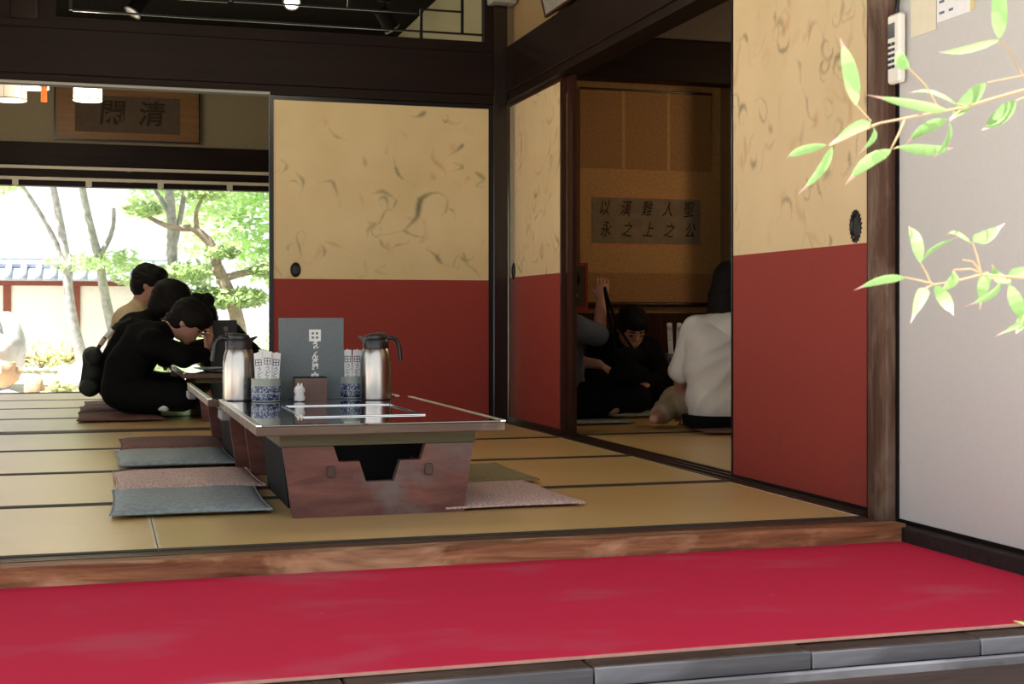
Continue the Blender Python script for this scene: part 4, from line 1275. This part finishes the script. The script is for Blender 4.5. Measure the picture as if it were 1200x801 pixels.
J2 = dict(pelvis=(-.01, 0, .14), belly=(.01, 0, .29), chest=(.09, 0, .45), neck=(.19, 0, .555), head=(.275, 0, .640), sh_l=(.10, .165, .455), sh_r=(.10, -.165, .455),
          el_l=(.26, .20, .30), el_r=(.26, -.19, .325), ha_l=(.42, .08, .33), ha_r=(.42, -.06, .33), kn_l=(.28, .19, .10), kn_r=(.28, -.19, .10), an_l=(.10, -.08, .07), an_r=(.15, .05, .07), toe_l=(.18, -.16, .055), toe_r=(.23, .13, .055))
p2 = person('person in black wearing a backpack, sitting behind the bent one', (.115, 8.60, .028), 0, J2, 'cloth_black', 'cloth_black', 'full', shoe='sock', headrot=(R(24), R(-16)), long_sleeve=True)
J3 = dict(pelvis=(0, 0, .14), belly=(.01, 0, .31), chest=(.05, 0, .50), neck=(.10, 0, .635), head=(.155, 0, .760), sh_l=(.06, .175, .53), sh_r=(.06, -.175, .53),
          el_l=(.18, .21, .32), el_r=(.20, -.20, .32), ha_l=(.28, .06, .25), ha_r=(.28, -.06, .25), kn_l=(.31, .20, .10), kn_r=(.31, -.20, .10), an_l=(.08, -.08, .07), an_r=(.13, .05, .07), toe_l=(.16, -.16, .055), toe_r=(.21, .13, .055))
p3 = person('person in a beige short sleeved shirt sitting upright', (.135, 9.16, .028), 0, J3, 'cloth_beige', 'cloth_black', 'short', .75, shoe='sock', headrot=(R(12), R(-12)))
J4 = dict(pelvis=(0, 0, .14), belly=(.03, 0, .28), chest=(.16, 0, .42), neck=(.27, 0, .51), head=(.350, 0, .600), sh_l=(.18, .15, .43), sh_r=(.18, -.15, .43),
          el_l=(.28, .19, .26), el_r=(.28, -.18, .26), ha_l=(.31, .08, .25), ha_r=(.31, -.06, .25), kn_l=(.30, .17, .10), kn_r=(.30, -.17, .10), an_l=(.08, -.08, .07), an_r=(.13, .05, .07), toe_l=(.16, -.14, .055), toe_r=(.2, .12, .055))
p4 = person('person with tied up dark hair bowed behind the others', (.975, 9.55, .0), R(180), J4, 'cloth_black', 'cloth_black', 'bun', shoe='sock', headrot=(R(45), 0), long_sleeve=True)
# side room
J5 = dict(pelvis=(0, 0, .13), belly=(.0, 0, .28), chest=(.02, 0, .455), neck=(.05, 0, .575), head=(.095, 0, .705), sh_l=(.03, .185, .49), sh_r=(.03, -.185, .49),
          el_l=(.08, .26, .27), el_r=(.12, -.23, .27), ha_l=(.22, .24, .12), ha_r=(.30, -.12, .30), kn_l=(.28, .26, .11), kn_r=(.30, -.20, .10), an_l=(.10, .36, .05), an_r=(.12, -.02, .07), toe_l=(-.02, .40, .035), toe_r=(.2, .1, .055))
p5 = person('person in a loose white shirt with black bobbed hair, seen from behind', (3.055, 6.34, .022), R(72), J5, 'cloth_white', 'cloth_khaki', 'bob', .98, headrot=(R(12), R(-18)), wr=.008)
c = SD(.03); c.capsule((0, .085, .15), .150, (0, -.10, .15), .150); c.capsule((0, .08, .10), .145, (0, -.11, .10), .150); c.capsule((.02, .11, .40), .135, (.02, -.11, .40), .135); c.capsule((.0, .1, .28), .148, (.0, -.1, .28), .148)
remeshed('loose_shirt_back', c, 'cloth_white', p5, .009, 4, .012, 9.0, 3.3, clip=(.035, 9))
c = SD(.03); c.capsule((-.02, .11, .06), .150, (-.02, -.16, .06), .150)
remeshed('skirt_hem', c, 'cloth_black', p5, .010, clip=(.004, .06))
J6 = dict(pelvis=(0, 0, .13), belly=(-.01, 0, .29), chest=(-.02, 0, .46), neck=(-.03, 0, .59), head=(-.02, 0, .705), sh_l=(-.01, .18, .49), sh_r=(.0, -.17, .49),
          el_l=(.17, .22, .30), el_r=(.16, -.13, .455), ha_l=(.25, .08, .29), ha_r=(.20, -.07, .650), hd_r=(.12, .03, 1), hn_r=(-.3, -1, 0), hd_l=(.7, -.3, -.35), curl_r=1.0, curl_l=.5,
          kn_l=(.36, .20, .11), kn_r=(.38, -.14, .11), an_l=(.14, -.06, .07), an_r=(.20, .08, .07), toe_l=(.24, -.16, .055), toe_r=(.30, .16, .055))
p6 = person('person in a blue grey shirt raising one hand with a black strap', (2.395, 7.08, .022), R(4), J6, 'cloth_blue', 'cloth_black', 'short', .95, headrot=(R(8), 0))
J7 = dict(pelvis=(0, 0, .13), belly=(.01, 0, .25), chest=(.07, 0, .345), neck=(.13, 0, .425), head=(.20, 0, .490), sh_l=(.08, .155, .36), sh_r=(.08, -.155, .36),
          el_l=(.15, .22, .20), el_r=(.15, -.22, .20), ha_l=(.24, .08, .16), ha_r=(.24, -.08, .16), kn_l=(.20, .23, .10), kn_r=(.20, -.23, .10), an_l=(.06, -.08, .07), an_r=(.10, .06, .07), toe_l=(.12, -.16, .055), toe_r=(.17, .13, .055))
p7 = person('person in black with bowed head in the dim side room', (2.965, 7.70, .022), R(-90), J7, 'cloth_black', 'cloth_black', 'short', 1.0, headrot=(R(30), 0), long_sleeve=True)

# backpack on the second person
bp = empty('backpack', (-.068, 8.60, .03)); tag(bp, 'dark backpack worn by the person in black behind the bent one', 'backpack')
c = SD(.03); c.capsule((0, -.10, .13), .050, (0, .10, .13), .050); c.capsule((.015, -.10, .31), .045, (.015, .10, .31), .045); c.capsule((.0, 0, .13), .055, (.015, 0, .31), .05)
remeshed('bag_body', c, 'bag_cloth', bp, .010, 4, .006)
c = SD(.03); c.capsule((-.03, -.06, .12), .035, (-.03, .06, .12), .035); remeshed('front_pocket', c, 'bag_cloth', bp, .010, 4)
for s in (-1, 1):
    st = MB().tube([(.03, s * .10, .33), (.075, s * .11, .405), (.155, s * .12, .500), (.235, s * .13, .535)], .012, 8).build('shoulder_strap', 'bag_cloth', bp, smooth=True)
    MB().tube([(.060, s * .107, .380), (.085, s * .111, .417)], .0150, 8).build('strap_pad', 'tan_strap', st, smooth=True)
    MB().tube([(.090, s * .112, .423), (.130, s * .117, .470)], .0150, 8).build('strap_trim', 'sock', st, smooth=True)
# bag with a long strap in the side room
sb = empty('shoulder_bag', (2.705, 6.90, .205)); tag(sb, 'black shoulder bag whose strap is held up by a raised hand', 'bag')
c = SD(.03); c.capsule((-.06, 0, .06), .045, (.07, 0, .06), .045); c.capsule((-.06, 0, .16), .035, (.06, 0, .16), .035); c.capsule((0, 0, .06), .05, (0, 0, .16), .045)
remeshed('bag_body', c, 'cloth_black', sb, .008, 3, .004)
MB().tube([(-.06, 0, .17), (-.085, .03, .32), (-.098, .07, .47), (-.100, .085, .53)], .008, 8).build('strap', 'cloth_black', sb, smooth=True)
MB().tube([(.05, 0, .17), (-.045, .035, .32), (-.088, .07, .47), (-.100, .085, .53)], .008, 8).build('strap', 'cloth_black', sb, smooth=True)

# ------------------------------------------------------------------ garden
gw = empty('garden_wall', (0, 16.0, .06)); tag(gw, 'white plastered garden wall with a grey tiled roof', 'wall')
for a, b_ in ((-5.0, -2.98), (-2.90, -1.03), (-.95, -.31), (-.23, .60)):
    box(a, b_, -.06, .06, .08, .86).build('wall_panel', 'white_wall', gw)
for x in (-2.94, -.99, -.27, .64): box(x - .04, x + .04, -.085, .085, 0, .86).build('post', 'red_post', gw)
box(-5, .68, -.075, .075, -.05, .079).build('base_board', 'red_post', gw)
box(-5, .68, -.13, .13, .861, .91).build('eave_board', 'red_post', gw)
MB().prism([(-.30, .93), (0, 1.07), (.30, .93), (.28, .911), (-.28, .911)], 'x', -5, .7).build('roof_deck', 'roof_tile', gw)
tile = MB(); tile.tube([(0, -.315, .940), (0, -.02, 1.078)], .036, 10)
tm = tile.mesh('round_tile', 'roof_tile', True)
x = -5.0
while x < .7:
    to = bpy.data.objects.new('round_tile', tm); C.objects.link(to); to.parent = gw; to.location = (x, 0, 0); x += .155
rid = MB(); rid.tube([(-5, 0, 1.095), (.7, 0, 1.095)], .060, 10); rid.tube([(-5, 0, 1.155), (.7, 0, 1.155)], .040, 10)
rid.build('ridge_tiles', 'roof_tile', gw, smooth=True)['kind'] = 'stuff'

def rock(label, loc, size, mat, seed):
    m = MB(); m.ball((0, 0, size[2] * .55), size, None, 18, 12)
    for i, p in enumerate(m.v):
        p = V(p); k = 1 + .28 * noise.noise((p.x * 2.2 / size[0] + seed, p.y * 2.2 / size[1], p.z * 2.2 / size[2])) + .10 * noise.noise((p.x * 7 + seed, p.y * 7, p.z * 7))
        m.v[i] = tuple(p * k)
    o = m.build('garden_rock', mat, None, loc, smooth=True); tag(o, label, 'rock', 'garden rocks'); return o
rock('tall grey garden stone with a tawny foot beside the white wall', (-1.02, 14.2, .02), (.30, .26, .40), 'rock', 1.0)
rock('low tawny garden stone before the tall grey one', (-.93, 13.72, -.02), (.20, .16, .13), 'rock_warm', 2.0)
rock('flat pale garden stone near the sill', (-.62, 12.9, -.42), (.42, .30, .22), 'rock', 3.0)
rock('rounded garden stone under the yellow shrub', (-.18, 13.75, -.16), (.24, .20, .20), 'rock', 4.0)
rock('small tawny stone under the yellow shrub', (-.60, 13.45, -.20), (.09, .09, .15), 'rock_warm', 5.0)
rock('pale boulder between the grey trunks', (-.06, 14.25, -.02), (.20, .17, .16), 'rock', 6.0)
rock('broad garden stone at the foot of the pine', (.42, 13.0, -.32), (.28, .20, .20), 'rock', 7.0)

def leaf_cloud(clusters, n, size, seed, flat=.55):
    rnd = random.Random(seed); m = MB()
    tot = sum(c[1][0] * c[1][1] * c[1][2] for c in clusters)
    vs = []; fs_ = []
    for (c, r) in clusters:
        k = int(n * r[0] * r[1] * r[2] / tot) + 12
        for _ in range(k):
            while True:
                p = V((rnd.uniform(-1, 1), rnd.uniform(-1, 1), rnd.uniform(-1, 1)))
                if .25 < p.length < 1: break
            p = V((c[0] + p.x * r[0], c[1] + p.y * r[1], c[2] + p.z * r[2]))
            a = V((rnd.gauss(0, 1), rnd.gauss(0, 1), rnd.gauss(0, flat))).normalized()
            b = a.cross(V((rnd.gauss(0, .6), rnd.gauss(0, .6), 1))).normalized()
            s = size * rnd.uniform(.6, 1.3)
            i = len(vs)
            vs += [p - a * s, p + b * s * .42, p + a * s, p - b * s * .42]
            fs_.append((i, i + 1, i + 2, i + 3))
    m.add(vs, fs_); return m
def tree(name, label, loc, trunks, clusters, n, size, leafm, barkm, seed, cat='tree', group='trees in the garden'):
    o = empty(name, loc); tag(o, label, cat, group)
    for pts, rad in trunks: MB().tube(pts, rad, 9).build('trunk', barkm, o, smooth=True)
    lc = leaf_cloud(clusters, n, size, seed).build('foliage', leafm, o); lc['kind'] = 'stuff'
    return o
def curve(p, q, bend, n=7):
    p, q = V(p), V(q); return [p.lerp(q, t / n) + V(bend) * math.sin(PI * t / n) for t in range(n + 1)]
def taper(a, b, n=8): return [a + (b - a) * i / (n - 1) for i in range(n)]
T1 = [(curve((.05, 0, 0), (-.14, 0, 1.15), (-.05, 0, 0)), taper(.062, .045)), (curve((-.14, 0, 1.10), (-.42, .05, 2.5), (.02, 0, 0)), taper(.045, .025)), (curve((-.14, 0, 1.05), (-.62, .1, 1.95), (.04, 0, 0)), taper(.030, .018))]
tree('maple_tree', 'slim grey trunked tree beside a forked twin before the white wall', (-.20, 14.6, .02), T1, [((-.75, .1, 1.95), (.30, .3, .14)), ((-.42, 0, 2.35), (.35, .3, .16)), ((-.05, .1, 1.10), (.30, .25, .10)), ((.2, .1, 2.6), (.5, .4, .2))], 1500, .055, 'leaf_pale', 'bark', 21)
T2 = [(curve((.22, 0, 0), (-.04, 0, 1.25), (-.03, 0, 0)), taper(.060, .045)), (curve((-.04, 0, 1.2), (-.25, .05, 2.6), (-.05, 0, 0)), taper(.045, .028)), (curve((-.02, 0, 1.2), (.12, .05, 1.7), (.05, 0, 0)), taper(.03, .02))]
tree('maple_tree', 'forked grey trunked tree standing between twin trunks and the pine', (.0, 15.0, .02), T2, [((.1, .1, 1.15), (.40, .25, .12)), ((.1, 0, 2.1), (.5, .3, .15)), ((-.1, 0, 2.6), (.6, .4, .2))], 1500, .055, 'leaf_pale', 'bark', 22)
T3 = [(curve((.15, 0, 0), (.30, 0, 1.2), (.06, 0, 0)), taper(.055, .045)), (curve((.30, 0, 1.15), (.02, 0, 2.7), (.10, 0, 0)), taper(.055, .035)), (curve((.30, 0, 1.2), (.48, .1, 2.4), (.03, 0, 0)), taper(.035, .02)), (curve((.28, 0, 1.6), (-.05, .1, 2.0), (0, 0, .1)), taper(.025, .012))]
tree('maple_tree', 'grey tree with three upright stems beside the curved pine', (.40, 14.75, .02), T3, [((.2, .1, 2.35), (.7, .4, .18)), ((.0, .1, 1.0), (.35, .3, .14)), ((.5, .2, 1.0), (.35, .3, .16)), ((.3, 0, 2.75), (.8, .4, .2))], 2200, .055, 'leaf_pale', 'bark', 23)
T4 = [(curve((.35, 0, 0), (.10, 0, 1.1), (.08, 0, 0)), taper(.09, .06)), (curve((.10, 0, 1.05), (-.15, 0, 1.50), (.06, 0, .05)), taper(.06, .04)), (curve((-.15, 0, 1.50), (-.62, 0, 1.62), (0, 0, -.05)), taper(.04, .018)), (curve((-.10, 0, 1.48), (-.02, 0, 1.85), (-.05, 0, 0)), taper(.03, .015)), (curve((.1, 0, .95), (.9, 0, 1.0), (0, 0, .08)), taper(.045, .02))]
tree('garden_pine', 'crooked garden pine with tiered needle pads', (1.05, 14.6, .0), T4, [((-.65, 0, 1.68), (.20, .2, .08)), ((0, 0, 1.88), (.28, .25, .09)), ((.15, 0, 1.25), (.2, .2, .08)), ((.75, 0, 1.08), (.38, .3, .10)), ((-.25, 0, 1.05), (.3, .25, .08)), ((.2, .1, .78), (.5, .3, .12))], 3200, .045, 'leaf_pine', 'bark_brown', 24)
T5 = [(curve((0, 0, 0), (.2, 0, 2.4), (-.1, 0, 0)), taper(.08, .05))]
tree('broadleaf_tree', 'dense bright green tree at the edge of the opening by the sliding panel', (2.1, 17.0, .05), T5, [((0, 0, 2.2), (1.1, .7, .55)), ((-.7, 0, 1.5), (.7, .5, .30)), ((.3, 0, 1.2), (.9, .6, .35)), ((-.2, 0, 3.0), (1.3, .7, .5))], 6000, .075, 'leaf_green', 'bark', 25)
tree('broadleaf_tree', 'pale leafy tree rising behind the tiled wall', (.7, 18.5, .05), [(curve((0, 0, 0), (.1, 0, 2.6), (.1, 0, 0)), taper(.07, .04))], [((0, 0, 2.9), (1.4, .7, .45)), ((.4, 0, 2.0), (.9, .5, .3)), ((-.9, 0, 2.6), (.7, .5, .25))], 4200, .08, 'leaf_pale', 'bark', 26)
def shrub(label, loc, r, n, size, lm, seed):
    rnd = random.Random(seed)
    st = [([(0, 0, 0), (rnd.uniform(-.5, .5) * r[0], rnd.uniform(-.5, .5) * r[1], r[2] * 1.3)], [.012, .006]) for _ in range(4)]
    return tree('garden_shrub', label, loc, st, [((0, 0, r[2]), r), ((r[0] * .5, 0, r[2] * .7), (r[0] * .6, r[1] * .6, r[2] * .6)), ((-r[0] * .5, 0, r[2] * .6), (r[0] * .6, r[1] * .6, r[2] * .55))], n, size, lm, 'bark_brown', seed, 'shrub', 'shrubs in the garden')
shrub('small yellow leaved shrub among the stones', (-.35, 13.22, -.22), (.14, .12, .12), 170, .05, 'leaf_yellow', 31)
shrub('low green shrub beside the sill', (.02, 12.7, -.42), (.18, .14, .12), 260, .035, 'leaf_green', 32)
shrub('rounded pale azalea under the crooked pine', (1.2, 13.25, -.22), (.36, .30, .28), 2200, .035, 'leaf_pale', 33)
shrub('rounded bright azalea by the sliding panel', (1.85, 13.7, -.12), (.42, .36, .38), 2400, .035, 'leaf_green', 34)
shrub('pale bush behind the people in black', (.62, 14.1, .0), (.42, .30, .32), 1900, .035, 'leaf_pale', 35)
shrub('yellow green bush in front of the white wall', (-.60, 15.0, .05), (.38, .2, .14), 260, .05, 'leaf_yellow', 36)

# ------------------------------------------------------------------ bamboo in front of the veranda
UP = [
((0.788, 1.33, 0.802), (0.759, 1.314, 0.876), 0.0149), ((0.883, 1.302, 0.795), (0.78, 1.296, 0.813), 0.0102), ((0.923, 1.29, 0.826), (0.88, 1.293, 0.785), 0.0158),
((0.803, 1.326, 0.783), (0.743, 1.311, 0.756), 0.0112), ((0.757, 1.34, 0.758), (0.697, 1.317, 0.742), 0.0093), ((0.763, 1.338, 0.756), (0.723, 1.34, 0.706), 0.0102),
((0.824, 1.319, 0.753), (0.796, 1.367, 0.722), 0.0149), ((0.832, 1.317, 0.756), (0.907, 1.323, 0.761), 0.0112), ((0.883, 1.302, 0.786), (0.852, 1.336, 0.763), 0.0121),
((0.885, 1.301, 0.784), (0.851, 1.285, 0.74), 0.0065), ((0.955, 1.281, 0.806), (0.921, 1.294, 0.777), 0.0158), ((0.938, 1.286, 0.875), (0.923, 1.269, 0.946), 0.0158),
((0.938, 1.286, 0.873), (0.855, 1.279, 0.857), 0.0084), ((0.805, 1.325, 0.779), (0.771, 1.298, 0.746), 0.0074), ((0.843, 1.314, 0.842), (0.821, 1.294, 0.859), 0.0167), ((0.892, 1.299, 0.803), (0.864, 1.348, 0.822), 0.0047)]
LO = [
((0.839, 1.315, 0.614), (0.801, 1.357, 0.602), 0.0093), ((0.855, 1.31, 0.63), (0.858, 1.338, 0.674), 0.013), ((0.857, 1.31, 0.632), (0.916, 1.321, 0.665), 0.0047),
((0.861, 1.309, 0.602), (0.829, 1.289, 0.566), 0.0121), ((0.871, 1.306, 0.605), (0.88, 1.285, 0.574), 0.013), ((0.879, 1.303, 0.6), (0.895, 1.31, 0.624), 0.0112),
((0.911, 1.294, 0.653), (0.957, 1.302, 0.678), 0.014), ((0.909, 1.294, 0.651), (0.9, 1.33, 0.664), 0.0047), ((0.925, 1.289, 0.62), (0.938, 1.321, 0.58), 0.013),
((0.939, 1.285, 0.609), (0.879, 1.264, 0.585), 0.0084), ((0.949, 1.282, 0.607), (0.936, 1.296, 0.632), 0.014), ((0.948, 1.282, 0.605), (0.97, 1.292, 0.57), 0.014),
((0.948, 1.283, 0.617), (0.977, 1.274, 0.628), 0.0112), ((0.961, 1.279, 0.564), (0.915, 1.262, 0.551), 0.0056), ((0.967, 1.277, 0.579), (0.953, 1.279, 0.553), 0.0102), ((0.983, 1.272, 0.229), (0.929, 1.25, 0.251), 0.0084)]
TW = [
[(1.204, 1.206, 0.86), (1.044, 1.254, 0.834), (0.964, 1.278, 0.818), (0.933, 1.287, 0.809), (0.901, 1.297, 0.799), (0.848, 1.313, 0.789), (0.813, 1.323, 0.782), (0.785, 1.331, 0.769), (0.76, 1.339, 0.757)],
[(1.12, 1.230, 0.847), (1.044, 1.254, 0.842), (0.964, 1.278, 0.834), (0.925, 1.289, 0.826)], [(0.962, 1.279, 0.834), (0.95, 1.282, 0.858), (0.938, 1.286, 0.874)], [(0.804, 1.326, 0.784), (0.788, 1.33, 0.802)],
[(0.839, 1.315, 0.786), (0.832, 1.317, 0.769), (0.824, 1.319, 0.753), (0.832, 1.317, 0.756)], [(0.901, 1.297, 0.799), (0.885, 1.301, 0.786)], [(0.876, 1.304, 0.795), (0.861, 1.309, 0.823), (0.843, 1.314, 0.842)],
[(0.981, 1.273, 0.819), (0.968, 1.277, 0.812), (0.955, 1.281, 0.806)], [(0.901, 1.297, 0.801), (0.892, 1.299, 0.803)], [(0.813, 1.323, 0.782), (0.803, 1.326, 0.779)],
[(1.204, 1.206, 0.637), (1.044, 1.254, 0.617), (0.964, 1.278, 0.613), (0.919, 1.291, 0.617), (0.89, 1.3, 0.609), (0.868, 1.306, 0.606)], [(0.868, 1.306, 0.607), (0.852, 1.311, 0.611), (0.839, 1.315, 0.614)],
[(0.866, 1.307, 0.608), (0.861, 1.309, 0.62), (0.855, 1.31, 0.63)], [(0.868, 1.306, 0.606), (0.861, 1.309, 0.602)], [(0.919, 1.291, 0.617), (0.915, 1.293, 0.637), (0.91, 1.294, 0.652)],
[(0.919, 1.291, 0.618), (0.91, 1.294, 0.631), (0.899, 1.297, 0.633)], [(0.964, 1.278, 0.613), (0.972, 1.275, 0.595), (0.967, 1.277, 0.579), (0.961, 1.279, 0.564)], [(0.89, 1.3, 0.609), (0.879, 1.303, 0.6)],
[(1.204, 1.206, 0.265), (1.053, 1.251, 0.209), (0.983, 1.272, 0.229)], [(0.919, 1.291, 0.618), (0.908, 1.294, 0.623), (0.89, 1.3, 0.622)], [(0.948, 1.283, 0.613), (0.939, 1.285, 0.609)]]
bam = empty('bamboo', (1.204, 1.206, GZ)); tag(bam, 'slender bamboo with sparse pale leaves in front of the veranda', 'bamboo')
B0 = V((1.204, 1.206, GZ))
cm = MB(); cm.tube([(0, 0, 0), (.01, .0, .8), (0, 0, 1.41), (.02, -.02, 2.2)], [.011, .010, .009, .006], 10)
cm.build('culm', 'bamboo_twig', bam, smooth=True)
for z in (.3, .62, .95, 1.28, 1.6): MB().lathe([(.010, z - .004), (.0125, z), (.010, z + .004)], 12, (.006, 0, 0)).build('node_ring', 'leaf_tip', bam)
for tw in TW:
    n = len(tw); r0 = .0022 if n > 5 else .0012
    MB().tube([V(p) - B0 for p in tw], [r0 + (.0008 - r0) * i / (n - 1) for i in range(n)], 6).build('twig', 'bamboo_twig', bam, smooth=True)
for k, (b_, t, w) in enumerate(UP + LO):
    b_, t = V(b_) - B0, V(t) - B0
    ax = t - b_; L = ax.length; ax.normalize()
    view = V((-.28, -.96, 0))
    sd_ = ax.cross(view).normalized(); nn = sd_.cross(ax)
    ang = random.uniform(-.5, .5)
    sd_ = sd_ * math.cos(ang) + nn * math.sin(ang); nn = sd_.cross(ax)
    prof = [(0, .12), (.08, .55), (.22, .95), (.4, 1.0), (.58, .88), (.72, .62), (.82, .30), (.90, .16), (1.0, .03)]
    m = MB(); vs = []
    droop = random.uniform(.02, .07) * L
    for u, q in prof:
        c = b_ + ax * L * u + V((0, 0, -1)) * droop * u * u + nn * .010 * math.sin(PI * u) * (1 if k % 2 else -1)
        h = w / 2 * q / math.cos(ang)
        vs += [c - sd_ * h + nn * h * .25, c - nn * .0003, c + sd_ * h + nn * h * .25]
    for i in range(len(prof) - 1):
        m.cur = 0 if prof[i][0] < .80 and k < len(UP + LO) - 1 else 1
        base = len(m.v)
        m.add([vs[3 * i], vs[3 * i + 1], vs[3 * i + 2], vs[3 * i + 3], vs[3 * i + 4], vs[3 * i + 5]], [(0, 1, 4, 3), (1, 2, 5, 4)])
    m.build('leaf', ['bamboo_leaf', 'leaf_tip'], bam, smooth=True)
